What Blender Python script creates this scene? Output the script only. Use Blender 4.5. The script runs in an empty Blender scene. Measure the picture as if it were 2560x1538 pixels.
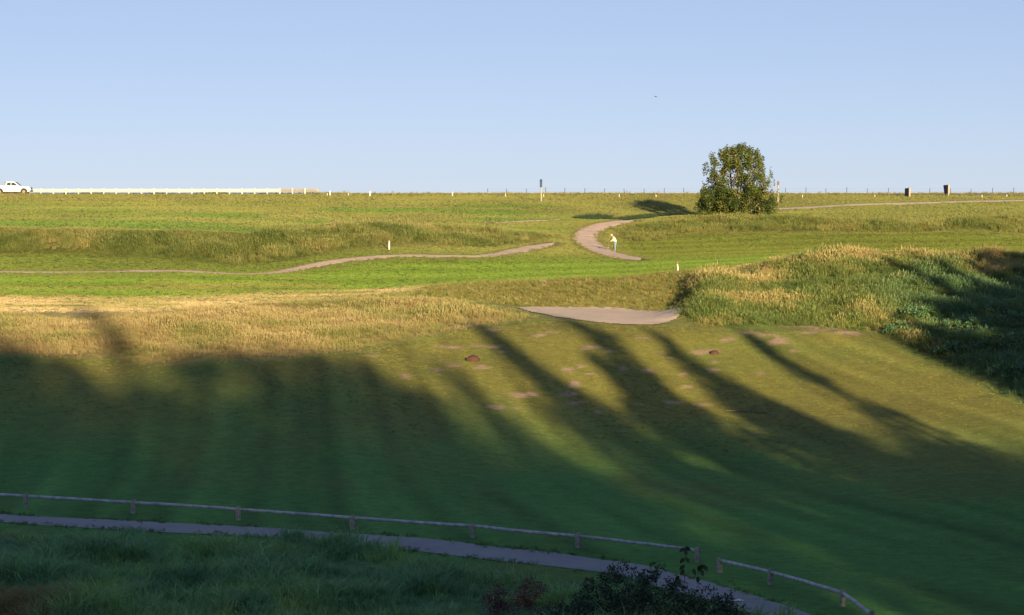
import bpy, bmesh, math, random
import numpy as np
from mathutils import Vector, Matrix

random.seed(7)
RNG = np.random.default_rng(11)
SC = bpy.context.scene
COL = SC.collection
rad = math.radians

# ------------------------------------------------------------------ camera
F_PX, CX, CY, HOR = 6022.0, 1280.0, 769.0, 480.0      # lens in pixels of the 2560 px wide photograph
PITCH = math.atan((CY - HOR) / F_PX)
cam_d = bpy.data.cameras.new('camera')
cam = bpy.data.objects.new('camera', cam_d)
COL.objects.link(cam)
cam_d.sensor_width = 36.0
cam_d.lens = 36.0 * F_PX / 2560.0
cam_d.clip_start = 0.1
cam_d.clip_end = 30000.0
cam.location = (0, 0, 0)
cam.rotation_euler = (rad(90) - PITCH, 0, 0)
SC.camera = cam

# ------------------------------------------------------------------ sky, sun, exposure
SUN_AZ, SUN_EL = 15.5, 11.0             # degrees to the right of straight behind the camera / above the horizon
world = bpy.data.worlds.new('World')
SC.world = world
world.use_nodes = True
wn = world.node_tree
bg = wn.nodes['Background']
sky = wn.nodes.new('ShaderNodeTexSky')
sky.sky_type = 'NISHITA'
sky.sun_disc = False
sky.sun_elevation = rad(SUN_EL)
sky.sun_rotation = rad(180 - SUN_AZ)
sky.altitude = 2000
sky.air_density = 0.6
sky.dust_density = 0.5
sky.ozone_density = 2.0
sky_g = wn.nodes.new('ShaderNodeGamma'); sky_g.inputs[1].default_value = 0.48
sky_t = wn.nodes.new('ShaderNodeVectorMath'); sky_t.operation = 'MULTIPLY'; sky_t.inputs[1].default_value = (0.965, 0.972, 1.13)
wn.links.new(sky.outputs[0], sky_g.inputs[0])
wn.links.new(sky_g.outputs[0], sky_t.inputs[0])
wn.links.new(sky_t.outputs[0], bg.inputs[0])
bg.inputs[1].default_value = 0.118
sun_d = bpy.data.lights.new('sun', 'SUN')
sun_d.energy = 5.0
sun_d.angle = rad(0.8)
sun_d.color = (1.0, 0.80, 0.46)
sun = bpy.data.objects.new('sun', sun_d)
COL.objects.link(sun)
SUN_TO = Vector((math.sin(rad(SUN_AZ)) * math.cos(rad(SUN_EL)), -math.cos(rad(SUN_AZ)) * math.cos(rad(SUN_EL)), math.sin(rad(SUN_EL))))
sun.rotation_euler = SUN_TO.to_track_quat('Z', 'Y').to_euler()
sun.location = SUN_TO * 300
SC.view_settings.view_transform = 'Standard'
SC.view_settings.look = 'None'
SC.view_settings.gamma = 1.0
SC.view_settings.exposure = 1.2
SC.view_settings.use_curve_mapping = False
SC.render.engine = 'CYCLES'
SC.cycles.use_denoising = True
SC.cycles.max_bounces = 6
SC.cycles.diffuse_bounces = 3
SC.cycles.transparent_max_bounces = 8

# ------------------------------------------------------------------ small helpers
def tag(o, label=None, cat=None, group=None, kind=None):
    if label: o['label'] = label
    if cat: o['category'] = cat
    if group: o['group'] = group
    if kind: o['kind'] = kind
    return o

def link(o, parent=None):
    COL.objects.link(o)
    if parent is not None: o.parent = parent
    return o

def empty(name, loc=(0, 0, 0), rz=0.0):
    o = bpy.data.objects.new(name, None)
    o.empty_display_size = 0.2
    o.location = loc
    o.rotation_euler = (0, 0, rz)
    return link(o)

def mesh_obj(name, V, Fc, mat, parent=None, smooth=False):
    me = bpy.data.meshes.new(name)
    me.from_pydata([tuple(map(float, v)) for v in V], [], [tuple(map(int, f)) for f in Fc])
    me.update()
    if smooth:
        me.polygons.foreach_set('use_smooth', [True] * len(me.polygons))
    if mat: me.materials.append(mat)
    o = bpy.data.objects.new(name, me)
    return link(o, parent)

def np_mesh(name, V, quads=None, tris=None, mat=None, smooth=True):
    """fast mesh from numpy arrays (uniform quads or tris)"""
    Fc = quads if quads is not None else tris
    k = Fc.shape[1]
    me = bpy.data.meshes.new(name)
    me.vertices.add(len(V)); me.vertices.foreach_set('co', np.asarray(V, np.float32).ravel())
    me.loops.add(Fc.size); me.loops.foreach_set('vertex_index', np.asarray(Fc, np.int32).ravel())
    me.polygons.add(len(Fc))
    me.polygons.foreach_set('loop_start', np.arange(0, Fc.size, k, dtype=np.int32))
    if smooth: me.polygons.foreach_set('use_smooth', np.ones(len(Fc), bool))
    me.update(calc_edges=True)
    if mat: me.materials.append(mat)
    return me

def bm_obj(name, bm, mat, parent=None, smooth=False):
    me = bpy.data.meshes.new(name)
    bm.normal_update()
    bm.to_mesh(me); bm.free()
    if smooth: me.polygons.foreach_set('use_smooth', [True] * len(me.polygons))
    if mat: me.materials.append(mat)
    return link(bpy.data.objects.new(name, me), parent)

def box_bm(sx, sy, sz, c=(0, 0, 0), bevel=0.0, rot=None):
    bm = bmesh.new()
    bmesh.ops.create_cube(bm, size=1.0)
    bmesh.ops.scale(bm, vec=(sx, sy, sz), verts=bm.verts)
    if bevel > 0:
        bmesh.ops.bevel(bm, geom=list(bm.edges), offset=bevel, segments=2, affect='EDGES')
    if rot is not None: bmesh.ops.transform(bm, matrix=rot, verts=bm.verts)
    bmesh.ops.translate(bm, vec=c, verts=bm.verts)
    return bm

def tube_VF(pts, rads, n=8, cap=True):
    """tube along a polyline"""
    V, Fc = [], []
    P = [Vector(p) for p in pts]
    up0 = Vector((0.13, 0.21, 0.97))
    for i, p in enumerate(P):
        d = (P[min(i + 1, len(P) - 1)] - P[max(i - 1, 0)]).normalized()
        a = d.cross(up0)
        if a.length < 1e-3: a = d.cross(Vector((1, 0, 0)))
        a.normalize(); b = d.cross(a).normalized()
        for k in range(n):
            t = 2 * math.pi * k / n
            V.append(p + (a * math.cos(t) + b * math.sin(t)) * rads[i])
    for i in range(len(P) - 1):
        for k in range(n):
            k2 = (k + 1) % n
            Fc.append((i * n + k, i * n + k2, (i + 1) * n + k2, (i + 1) * n + k))
    if cap:
        Fc.append(tuple(range(n))); Fc.append(tuple((len(P) - 1) * n + k for k in reversed(range(n))))
    return V, Fc

def merge_VF(parts):
    V, Fc = [], []
    for v, f in parts:
        o = len(V)
        V += list(v); Fc += [tuple(i + o for i in q) for q in f]
    return V, Fc

# ------------------------------------------------------------------ materials
def new_mat(name):
    m = bpy.data.materials.new(name)
    m.use_nodes = True
    return m, m.node_tree.nodes, m.node_tree.links, m.node_tree.nodes['Principled BSDF']

def simple(name, col, rough=0.6, metal=0.0, noise=0.0, scale=20.0, bump=0.0, spec=0.3, coat=0.0):
    m, N, L, b = new_mat(name)
    b.inputs['Base Color'].default_value = (*col, 1)
    b.inputs['Roughness'].default_value = rough
    b.inputs['Metallic'].default_value = metal
    b.inputs['Specular IOR Level'].default_value = spec
    if coat: b.inputs['Coat Weight'].default_value = coat
    if noise > 0:
        tc = N.new('ShaderNodeTexCoord')
        nz = N.new('ShaderNodeTexNoise'); nz.inputs['Scale'].default_value = scale; nz.inputs['Detail'].default_value = 6
        L.new(tc.outputs['Object'], nz.inputs['Vector'])
        mr = N.new('ShaderNodeMapRange'); mr.inputs[1].default_value = 0.3; mr.inputs[2].default_value = 0.7
        mr.inputs[3].default_value = 1 - noise; mr.inputs[4].default_value = 1 + noise
        L.new(nz.outputs['Fac'], mr.inputs[0])
        mx = N.new('ShaderNodeVectorMath'); mx.operation = 'SCALE'
        mx.inputs[0].default_value = col
        L.new(mr.outputs[0], mx.inputs['Scale'])
        L.new(mx.outputs[0], b.inputs['Base Color'])
        if bump > 0:
            bp = N.new('ShaderNodeBump'); bp.inputs['Strength'].default_value = bump; bp.inputs['Distance'].default_value = 0.02
            L.new(nz.outputs['Fac'], bp.inputs['Height']); L.new(bp.outputs[0], b.inputs['Normal'])
    return m

def plant_mat(name, attr_type, trans=0.25, tip=(1, 1, 1), tip_amt=0.0, rough=0.55, spec=0.25):
    """leaf / blade material: colour from the attribute col, light passing through the blade, tips drier than the stalk"""
    m, N, L, b = new_mat(name)
    at = N.new('ShaderNodeAttribute'); at.attribute_type = attr_type; at.attribute_name = 'col'
    colr = at.outputs['Color']
    if tip_amt > 0:
        t = N.new('ShaderNodeAttribute'); t.attribute_type = 'GEOMETRY'; t.attribute_name = 'tip'
        mu = N.new('ShaderNodeMath'); mu.operation = 'MULTIPLY'; mu.inputs[1].default_value = tip_amt
        L.new(t.outputs['Fac'], mu.inputs[0])
        mx = N.new('ShaderNodeMix'); mx.data_type = 'RGBA'
        L.new(mu.outputs[0], mx.inputs[0]); L.new(colr, mx.inputs[6])
        mx.inputs[7].default_value = (*tip, 1)
        colr = mx.outputs[2]
    L.new(colr, b.inputs['Base Color'])
    b.inputs['Roughness'].default_value = rough
    b.inputs['Specular IOR Level'].default_value = spec
    tr = N.new('ShaderNodeBsdfTranslucent'); L.new(colr, tr.inputs['Color'])
    mix = N.new('ShaderNodeMixShader'); mix.inputs[0].default_value = trans
    L.new(b.outputs[0], mix.inputs[1]); L.new(tr.outputs[0], mix.inputs[2])
    L.new(mix.outputs[0], N['Material Output'].inputs['Surface'])
    return m

# ------------------------------------------------------------------ numpy value noise
def make_lattice(seed, n=256):
    return np.random.default_rng(seed).random((n, n))
_LAT = [make_lattice(s) for s in range(6)]
def vnoise(x, y, k=0):
    L_ = _LAT[k % 6]; n = L_.shape[0]
    xi = np.floor(x).astype(int); yi = np.floor(y).astype(int)
    fx = x - xi; fy = y - yi
    fx = fx * fx * fx * (fx * (fx * 6 - 15) + 10); fy = fy * fy * fy * (fy * (fy * 6 - 15) + 10)
    a = L_[xi % n, yi % n]; b = L_[(xi + 1) % n, yi % n]; c = L_[xi % n, (yi + 1) % n]; d = L_[(xi + 1) % n, (yi + 1) % n]
    return (a + (b - a) * fx) * (1 - fy) + (c + (d - c) * fx) * fy
def fbm(x, y, sc, octv=3, k=0):
    x = np.asarray(x, float); y = np.asarray(y, float)
    s = 0; a = 1; t = 0
    for i in range(octv):
        s = s + a * vnoise(x / sc + 17.3 * i, y / sc + 9.1 * i, k + i); t += a; a *= 0.5; sc = sc / 2.03
    return s / t

# ------------------------------------------------------------------ survey helpers
def ray(u, v):
    a = (u - CX) / F_PX; b = (CY - v) / F_PX
    return np.array([a, math.cos(PITCH) + b * math.sin(PITCH), b * math.cos(PITCH) - math.sin(PITCH)])

# terrain sections: bearing (as a photo column) -> list of (photo row, distance in metres)
SEC = {
 0:    [(1538,82),(1305,104),(1265,109),(1180,118),(1050,130),(900,147),(800,164),(750,180),(700,200),(680,211),(660,219),(640,224),(600,229),(566,234),(578,241),(556,252),(540,266),(510,298),(490,314),(487,317)],
 400:  [(1538,83),(1330,103),(1288,107),(1180,118),(1050,131),(905,148),(800,165),(750,181),(700,200),(681,212),(668,217),(650,221),(610,227),(573,233),(587,241),(558,255),(540,268),(510,298),(490,314),(487,317)],
 620:  [(1538,83),(1340,102),(1303,106),(1180,118.5),(1050,131.5),(900,149),(800,167),(750,182),(700,200),(687,206),(691,211),(684,215),(665,219),(620,226),(581,233),(592,242),(562,258),(540,270),(510,298),(490,314),(487,317)],
 850:  [(1538,84),(1362,101),(1321,105),(1180,119),(1050,132),(900,150),(830,163),(770,178),(740,186),(715,196),(690,206),(665,216),(652,221),(635,226),(600,233),(557,240),(572,248),(550,264),(530,280),(505,300),(490,314),(487,317)],
 1180: [(1538,85),(1385,99),(1343,102),(1180,121),(1050,135),(900,152),(820,162),(800,166),(770,173),(740,181),(715,191),(690,204),(660,218),(640,226),(632,230),(615,237),(590,246),(561,254),(573,261),(554,270),(530,284),(505,300),(490,315),(487,317)],
 1400: [(1538,86),(1405,97),(1362,100),(1180,123),(1050,138),(900,153),(820,161),(802,165),(770,177),(737,181),(702,187),(690,196),(665,213),(640,228),(615,242),(600,250),(580,258),(562,266),(550,272),(545,276),(535,284),(520,290),(505,301),(490,315),(487,317)],
 1600: [(1538,86),(1450,94),(1385,99),(1180,124),(1050,139),(900,153),(830,160),(814,163),(774,177),(735,181),(690,188),(670,205),(650,220),(632,236),(610,248),(590,256),(565,266),(548,274),(543,280),(537,291),(527,300),(508,308),(490,315),(487,317)],
 1690: [(1538,86.4),(1450,94.5),(1395,98.5),(1180,125),(1050,140),(900,154),(830,160),(814,163),(790,168),(776,176),(735,181),(682,188),(668,200),(652,215),(638,228),(618,243),(600,253),(580,262),(556,272),(541,280),(549,289),(540,298),(520,306),(501,311),(490,315),(487,317)],
 1765: [(1538,86.5),(1412,97.5),(1180,125),(1050,140),(900,154),(815,162),(800,164.5),(742,168.5),(700,176),(672,186),(668,194),(652,212),(635,228),(614,244),(598,253),(579,261),(551,271),(533,281),(545,290),(537,298),(519,305.5),(500,311),(490,315),(487,317)],
 1850: [(1538,87),(1430,96),(1180,125),(1050,140),(900,154),(814,162),(785,168),(720,178),(665,188),(662,196),(645,214),(620,238),(600,250),(578,260),(550,272),(534,283),(541,291),(532,299),(517,305),(500,311),(490,315),(487,317)],
 2130: [(1538,87),(1430,96),(1180,124),(1050,138),(900,153),(825,161),(785,167),(700,178),(630,190),(641,200),(625,225),(600,244),(580,255),(548,266),(551,272),(532,284),(515,296),(500,308),(490,316),(487,319)],
 2330: [(1538,87),(1430,96),(1180,123),(1050,136),(900,152),(812,161.5),(785,165),(700,177),(629,190),(641,200),(623,226),(600,243),(582,253),(566,260),(570,267),(556,273),(532,284),(512,298),(499,308),(490,316),(487,319)],
 2560: [(1538,87),(1430,96),(1180,122),(1050,134),(980,142),(900,150),(800,162),(700,177),(630,190),(641,200),(620,228),(600,243),(582,252),(535,266),(541,272),(525,282),(505,303),(492,316),(488,320)],
}
def pchip(xk, yk, x):
    xk = np.asarray(xk, float); yk = np.asarray(yk, float)
    h = np.diff(xk); d = np.diff(yk) / h
    m = np.zeros_like(yk); m[0] = d[0]; m[-1] = d[-1]
    for i in range(1, len(xk) - 1):
        if d[i - 1] * d[i] > 0:
            w1 = 2 * h[i] + h[i - 1]; w2 = h[i] + 2 * h[i - 1]
            m[i] = (w1 + w2) / (w1 / d[i - 1] + w2 / d[i])
    i = np.clip(np.searchsorted(xk, x) - 1, 0, len(xk) - 2)
    t = (x - xk[i]) / h[i]
    return (yk[i] * (1 + 2 * t) * (1 - t) ** 2 + m[i] * h[i] * t * (1 - t) ** 2 + yk[i + 1] * t * t * (3 - 2 * t) + m[i + 1] * h[i] * t * t * (t - 1))

BANK = [(-3000, 1.5), (-400, 0.6), (-120, -0.4), (-40, -1.2), (-8, -1.6), (1.5, -1.75), (10, -3.4), (30, -8.4), (52, -13.0), (68, -14.9)]
FAR = [(320.6, -0.46), (323.6, -0.45), (326.5, -0.24), (330, -0.38), (336, -0.8), (345, -1.2), (420, -1.4), (900, -1.55), (2500, -2.6), (9000, -7.5), (30000, -30)]
Y_TAB = np.concatenate([np.arange(-3000, -60, 40), np.arange(-60, 60, 2.0), np.arange(60, 360, 0.5), np.arange(360, 1000, 20), np.arange(1000, 30001, 500)])
def section_profile(rows):
    ys, zs = [], []
    for v, Y in rows:
        r = ray(CX, v); ys.append(Y); zs.append(r[2] / r[1] * Y)
    yy = [b[0] for b in BANK] + ys + [f[0] for f in FAR]
    zz = [b[1] for b in BANK] + zs + [f[1] for f in FAR]
    return pchip(yy, zz, Y_TAB)
_su = sorted(SEC)
_prof = np.array([section_profile(SEC[u]) for u in _su])
S_TAB = np.linspace(-0.32, 0.32, 321)
_sk = np.array([-0.32] + [(u - CX) / F_PX for u in _su] + [0.32])
_prof = np.vstack([_prof[:1], _prof, _prof[-1:]])
T_TAB = np.empty((len(S_TAB), len(Y_TAB)))
for j in range(len(Y_TAB)):
    T_TAB[:, j] = np.interp(S_TAB, _sk, _prof[:, j])
_k = np.exp(-0.5 * (np.arange(-10, 11) / 2.8) ** 2); _k /= _k.sum()
_pad = np.pad(T_TAB, ((10, 10), (0, 0)), mode='edge')
T_TAB = sum(_k[i] * _pad[i:i + len(S_TAB)] for i in range(21))

def base_z(x, y):
    x = np.asarray(x, float); y = np.asarray(y, float)
    s = np.clip(x / np.maximum(y, 60.0), -0.3199, 0.3199)
    fi = (s - S_TAB[0]) / (S_TAB[1] - S_TAB[0]); i = np.floor(fi).astype(int); fi = fi - i
    j = np.clip(np.searchsorted(Y_TAB, y) - 1, 0, len(Y_TAB) - 2); fj = np.clip((y - Y_TAB[j]) / (Y_TAB[j + 1] - Y_TAB[j]), 0, 1)
    return (T_TAB[i, j] * (1 - fi) + T_TAB[i + 1, j] * fi) * (1 - fj) + (T_TAB[i, j + 1] * (1 - fi) + T_TAB[i + 1, j + 1] * fi) * fj

def ground_hit(u, v, zf):
    """the first point where the line of sight through (u, v) meets the terrain"""
    r = ray(u, v)
    Y = np.concatenate([np.arange(60, 335, 0.25), np.arange(335, 3000, 10)])
    x = r[0] / r[1] * Y; z = r[2] / r[1] * Y
    g = zf(x, Y)
    below = np.nonzero(g >= z)[0]
    if len(below) == 0:
        k = int(np.argmin(z - g))
    else:
        k = int(below[0])
        if k > 0:
            d0 = z[k - 1] - g[k - 1]; d1 = z[k] - g[k]
            t = d0 / (d0 - d1) if d0 != d1 else 0
            yy = Y[k - 1] + (Y[k] - Y[k - 1]) * t
            return np.array([r[0] / r[1] * yy, yy])
    return np.array([x[k], Y[k]])

def poly_uv(pts, zf=None):
    return np.array([ground_hit(u, v, zf or base_z) for u, v in pts])

def inside(poly, x, y):
    x = np.asarray(x, float); y = np.asarray(y, float)
    r = np.zeros(x.shape, bool)
    n = len(poly)
    for i in range(n):
        x1, y1 = poly[i]; x2, y2 = poly[(i + 1) % n]
        if y1 == y2: continue
        c = ((y1 > y) != (y2 > y)) & (x < (x2 - x1) * (y - y1) / (y2 - y1) + x1)
        r ^= c
    return r

def seg_dist(line, x, y, closed=False):
    x = np.asarray(x, float); y = np.asarray(y, float)
    best = np.full(x.shape, 1e9)
    n = len(line)
    for i in range(n if closed else n - 1):
        a = line[i]; b = line[(i + 1) % n]
        d = b - a; l2 = max(d @ d, 1e-9)
        t = np.clip(((x - a[0]) * d[0] + (y - a[1]) * d[1]) / l2, 0, 1)
        best = np.minimum(best, np.hypot(x - a[0] - t * d[0], y - a[1] - t * d[1]))
    return best

def soft(poly, x, y, w=1.0):
    """1 inside, 0 outside, blended over w metres"""
    x = np.asarray(x, float); y = np.asarray(y, float)
    lo = poly.min(0) - w; hi = poly.max(0) + w
    out = np.zeros(x.shape)
    m = (x > lo[0]) & (x < hi[0]) & (y > lo[1]) & (y < hi[1])
    if not m.any(): return out
    xs, ys = x[m], y[m]
    ins = inside(poly, xs, ys); d = seg_dist(poly, xs, ys, True)
    sd = np.where(ins, d, -d)
    out[m] = np.clip(sd / w * 0.5 + 0.5, 0, 1)
    return out

# ------------------------------------------------------------------ regions of the course (plan polygons)
R = {}
R['rough_front'] = poly_uv([(-420,778),(0,782),(150,790),(350,785),(600,768),(900,748),(1080,752),(1240,775),(1330,798),(1180,815),(1000,848),(850,882),(640,900),(400,905),(150,888),(-420,885)])
R['dry'] = poly_uv([(-420,742),(0,742),(300,748),(520,745),(760,732),(1100,714),(1050,728),(760,750),(420,778),(200,786),(0,790),(-420,790)])
R['fairway'] = poly_uv([(-420,690),(0,690),(480,688),(700,690),(860,672),(1000,660),(1250,654),(1520,652),(1720,648),(1950,638),(2100,632),(2200,626),(1960,648),(1700,676),(1520,700),(1200,706),(1000,718),(700,728),(400,740),(0,740),(-420,740)])
R['bank'] = poly_uv([(1080,716),(1200,707),(1520,701),(1700,677),(1730,690),(1718,760),(1560,766),(1300,764),(1060,748)])
R['mound_right'] = poly_uv([(1716,700),(1800,676),(1950,652),(2100,636),(2300,634),(2560,636),(3000,636),(3000,1190),(2560,1005),(2400,925),(2250,850),(2190,822),(1950,812),(1760,812),(1702,795),(1712,755)])
R['mound_back'] = poly_uv([(-420,573),(0,572),(150,572),(400,580),(620,586),(820,566),(950,562),(1100,570),(1250,580),(1380,592),(1330,604),(1200,618),(1000,612),(860,624),(720,650),(580,660),(460,652),(260,640),(60,632),(-420,630)])
R['mound_far'] = poly_uv([(1560,572),(1700,545),(1850,540),(1950,548),(2100,553),(2300,553),(2560,540),(3000,540),(3000,590),(2560,584),(2420,572),(2250,580),(2000,580),(1850,578),(1700,585),(1600,604),(1545,592)])
R['apron'] = poly_uv([(1545,600),(1700,588),(1850,582),(2000,584),(2250,584),(2420,578),(2560,590),(3000,592),(3000,630),(2300,628),(2050,634),(1800,644),(1560,640)])
R['valley_grass'] = poly_uv([(-330,1340),(0,1335),(150,1352),(330,1338),(420,1385),(600,1372),(700,1352),(850,1358),(1000,1405),(1200,1445),(1380,1478),(1560,1500),(1900,1560),(2100,1640),(2100,1700),(-330,1700)])
R['lawn'] = poly_uv([(-420,1345),(-420,890),(150,892),(400,910),(640,905),(850,887),(1000,853),(1180,820),(1330,804),(1500,806),(1690,816),(1950,816),(2190,826),(2250,854),(2400,930),(2560,1012),(3000,1200),(3000,1700),(2100,1700),(1900,1560),(1560,1500),(1200,1445),(850,1358),(420,1385),(0,1335)])
R['sand'] = poly_uv([(1283,771),(1350,767),(1460,768),(1560,770),(1680,773),(1706,784),(1690,800),(1640,813),(1540,812),(1440,802),(1350,787)])
R['ditch_a'] = poly_uv([(1436,545),(1460,540),(1500,536),(1520,538),(1520,545),(1480,548)])
R['ditch_b'] = poly_uv([(1524,546),(1560,542),(1600,540),(1630,538),(1632,542),(1600,546),(1560,549),(1530,549)])

def hummock(x, y):
    """small-scale relief: lumpy in the rough, almost even on the mown grass"""
    rgh = np.zeros(np.shape(x))
    for k in ('rough_front', 'mound_right', 'mound_back', 'mound_far'):
        rgh = np.maximum(rgh, soft(R[k], x, y, 3.0))
    z = rgh * ((fbm(x, y, 5.0, 3, 1) - 0.5) * 0.9 + (fbm(x, y, 1.7, 2, 3) - 0.5) * 0.3)
    z = z + (fbm(x, y, 14.0, 3, 2) - 0.5) * 0.22 * np.clip((np.asarray(y) - 80) / 30, 0, 1) * np.clip((330 - np.asarray(y)) / 12, 0, 1)
    z = z + soft(R['valley_grass'], x, y, 2.0) * ((fbm(x, y, 4.0, 3, 0) - 0.55) * 0.6)
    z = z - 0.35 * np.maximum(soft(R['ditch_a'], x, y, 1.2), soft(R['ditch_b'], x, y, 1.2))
    return z
def gz(x, y):
    return base_z(x, y) + hummock(x, y)
def G(u, v):
    p = ground_hit(u, v, gz)
    return Vector((p[0], p[1], float(gz(p[0:1], p[1:2])[0])))
def gpt(x, y):
    return Vector((x, y, float(gz(np.array([x]), np.array([y]))[0])))

# ------------------------------------------------------------------ paths (plan centre lines)
def line_uv(pts): return np.array([ground_hit(u, v, gz) for u, v in pts])
def resample(L_, step=0.5):
    # Catmull-Rom through the points, then even steps
    P = np.vstack([2 * L_[0] - L_[1], L_, 2 * L_[-1] - L_[-2]])
    out = []
    for i in range(1, len(P) - 2):
        n = max(2, int(np.linalg.norm(P[i + 1] - P[i]) / step))
        for t in np.linspace(0, 1, n, endpoint=False):
            p0, p1, p2, p3 = P[i - 1], P[i], P[i + 1], P[i + 2]
            out.append(0.5 * (2 * p1 + (p2 - p0) * t + (2 * p0 - 5 * p1 + 4 * p2 - p3) * t * t + (3 * p1 - p0 - 3 * p2 + p3) * t ** 3))
    out.append(P[-2])
    return np.array(out)
PATHS = {
 'cart_path':  (resample(line_uv([(-420,1272),(-150,1282),(0,1296),(300,1314),(600,1328),(850,1346),(1080,1366),(1280,1390),(1450,1410),(1600,1432),(1750,1474),(1870,1512),(1975,1550)])), 2.3),
 'dirt_left':  (resample(line_uv([(-420,681),(0,681),(250,681),(470,679)]), 0.4), 2.2),
 'dirt_mid':   (resample(line_uv([(690,682),(760,670),(860,652),(980,641),(1100,641),(1200,641),(1260,634),(1330,620),(1385,608)]), 0.4), 2.3),
 'dirt_right': (resample(line_uv([(1580,552),(1540,557),(1490,570),(1464,590),(1475,612),(1510,630),(1560,644),(1600,652)]), 0.4), 2.6),
 'gravel_far': (resample(line_uv([(1235,558),(1290,555),(1340,552),(1400,550)]), 0.4), 1.2),
 'track_far':  (resample(line_uv([(1930,524),(2060,517),(2200,511),(2350,507),(2560,502),(2900,497)]), 0.5), 3.2),
}
# the left dirt path and the middle one are one track: it runs through a swale in between
_sw = resample(np.vstack([PATHS['dirt_left'][0][[-3, -1]], [[-24.5, 212.5], [-22, 212.8]], PATHS['dirt_mid'][0][[0, 3]]]), 0.4)
PATHS['dirt_left'] = (np.vstack([PATHS['dirt_left'][0][:-2], _sw[4:-4], PATHS['dirt_mid'][0][2:]]), 2.25)
del PATHS['dirt_mid']

def near_path(x, y, extra=0.1, skip=()):
    m = np.zeros(np.shape(x), bool)
    for k, (L_, w) in PATHS.items():
        if k in skip: continue
        lo = L_.min(0) - 5; hi = L_.max(0) + 5
        q = (x > lo[0]) & (x < hi[0]) & (y > lo[1]) & (y < hi[1])
        if q.any():
            d = seg_dist(L_[::3], x[q], y[q])
            m[q] |= d < w / 2 + extra
    return m

# ------------------------------------------------------------------ ground sheet
def grow(a, b, s0, f):
    out = [a]; s = s0
    while abs(out[-1] - a) < abs(b - a):
        out.append(out[-1] + math.copysign(s, b - a)); s *= f
    return out[1:]
xd = np.arange(-62, 62.01, 0.33)
xs = np.array(sorted(grow(-62, -20000, 0.5, 1.16)) + list(xd) + grow(62, 20000, 0.5, 1.16))
yd = np.concatenate([np.arange(78, 200, 0.33), np.arange(200, 332, 0.45)])
ys = np.array(sorted(grow(78, -2900, 0.5, 1.12)) + list(yd) + grow(yd[-1], 20000, 0.7, 1.13))
GX, GY = np.meshgrid(xs, ys)
gx, gy = GX.ravel(), GY.ravel()
gzv = gz(gx, gy)
nx, ny = len(xs), len(ys)
ii = np.arange(nx * ny).reshape(ny, nx)
quads = np.stack([ii[:-1, :-1], ii[:-1, 1:], ii[1:, 1:], ii[1:, :-1]], -1).reshape(-1, 4)

C_FIELD = np.array([0.205, 0.205, 0.060])
C_LAWN = np.array([0.070, 0.185, 0.045])
C_FAIR = np.array([0.130, 0.200, 0.028])
C_DRY = np.array([0.46, 0.35, 0.185])
C_STRAW = np.array([0.300, 0.225, 0.085])
C_OLIVE = np.array([0.150, 0.150, 0.034])
C_BANK = np.array([0.215, 0.190, 0.058])
C_SOIL = np.array([0.330, 0.225, 0.160])
C_VALLEY = np.array([0.075, 0.160, 0.075])

SOIL_SPOTS = [(1130,868,52,7),(1195,866,30,6),(1225,868,40,6),(1130,915,34,9),(1095,925,30,7),(1200,918,24,8),(1260,878,28,6),(1012,942,18,10),(930,890,26,4),(1180,812,30,6),
 (1240,825,34,5),(1350,838,44,5),(1300,990,34,9),(1330,985,26,7),(1240,1018,34,6),(1290,1020,30,4),(1435,960,22,12),(1430,985,36,9),(1450,1005,44,6),(1420,925,18,10),(1480,935,28,5),
 (1490,868,44,8),(1520,878,36,7),(1460,872,24,5),(1455,915,16,6),(1620,925,30,9),(1560,920,14,8),(1590,1010,26,4),(1440,1010,40,4),(1390,830,30,4),(1490,1030,14,6),
 (1770,880,52,9),(1740,884,30,5),(1820,850,30,7),(1785,925,30,6),(1870,832,60,7),(1910,838,50,8),(1945,856,44,9),(1985,876,26,7),(1960,848,30,5),(2060,822,80,8),(2130,832,70,8),(2190,828,50,6),
 (1710,935,22,7),(1720,968,24,6),(1900,935,18,6),(1690,1005,40,6),(1750,1012,50,6),(2010,832,50,5),(1790,905,24,5),(2000,815,60,5),(1650,880,20,5),(1600,845,40,4),(1680,895,24,4)]

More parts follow.
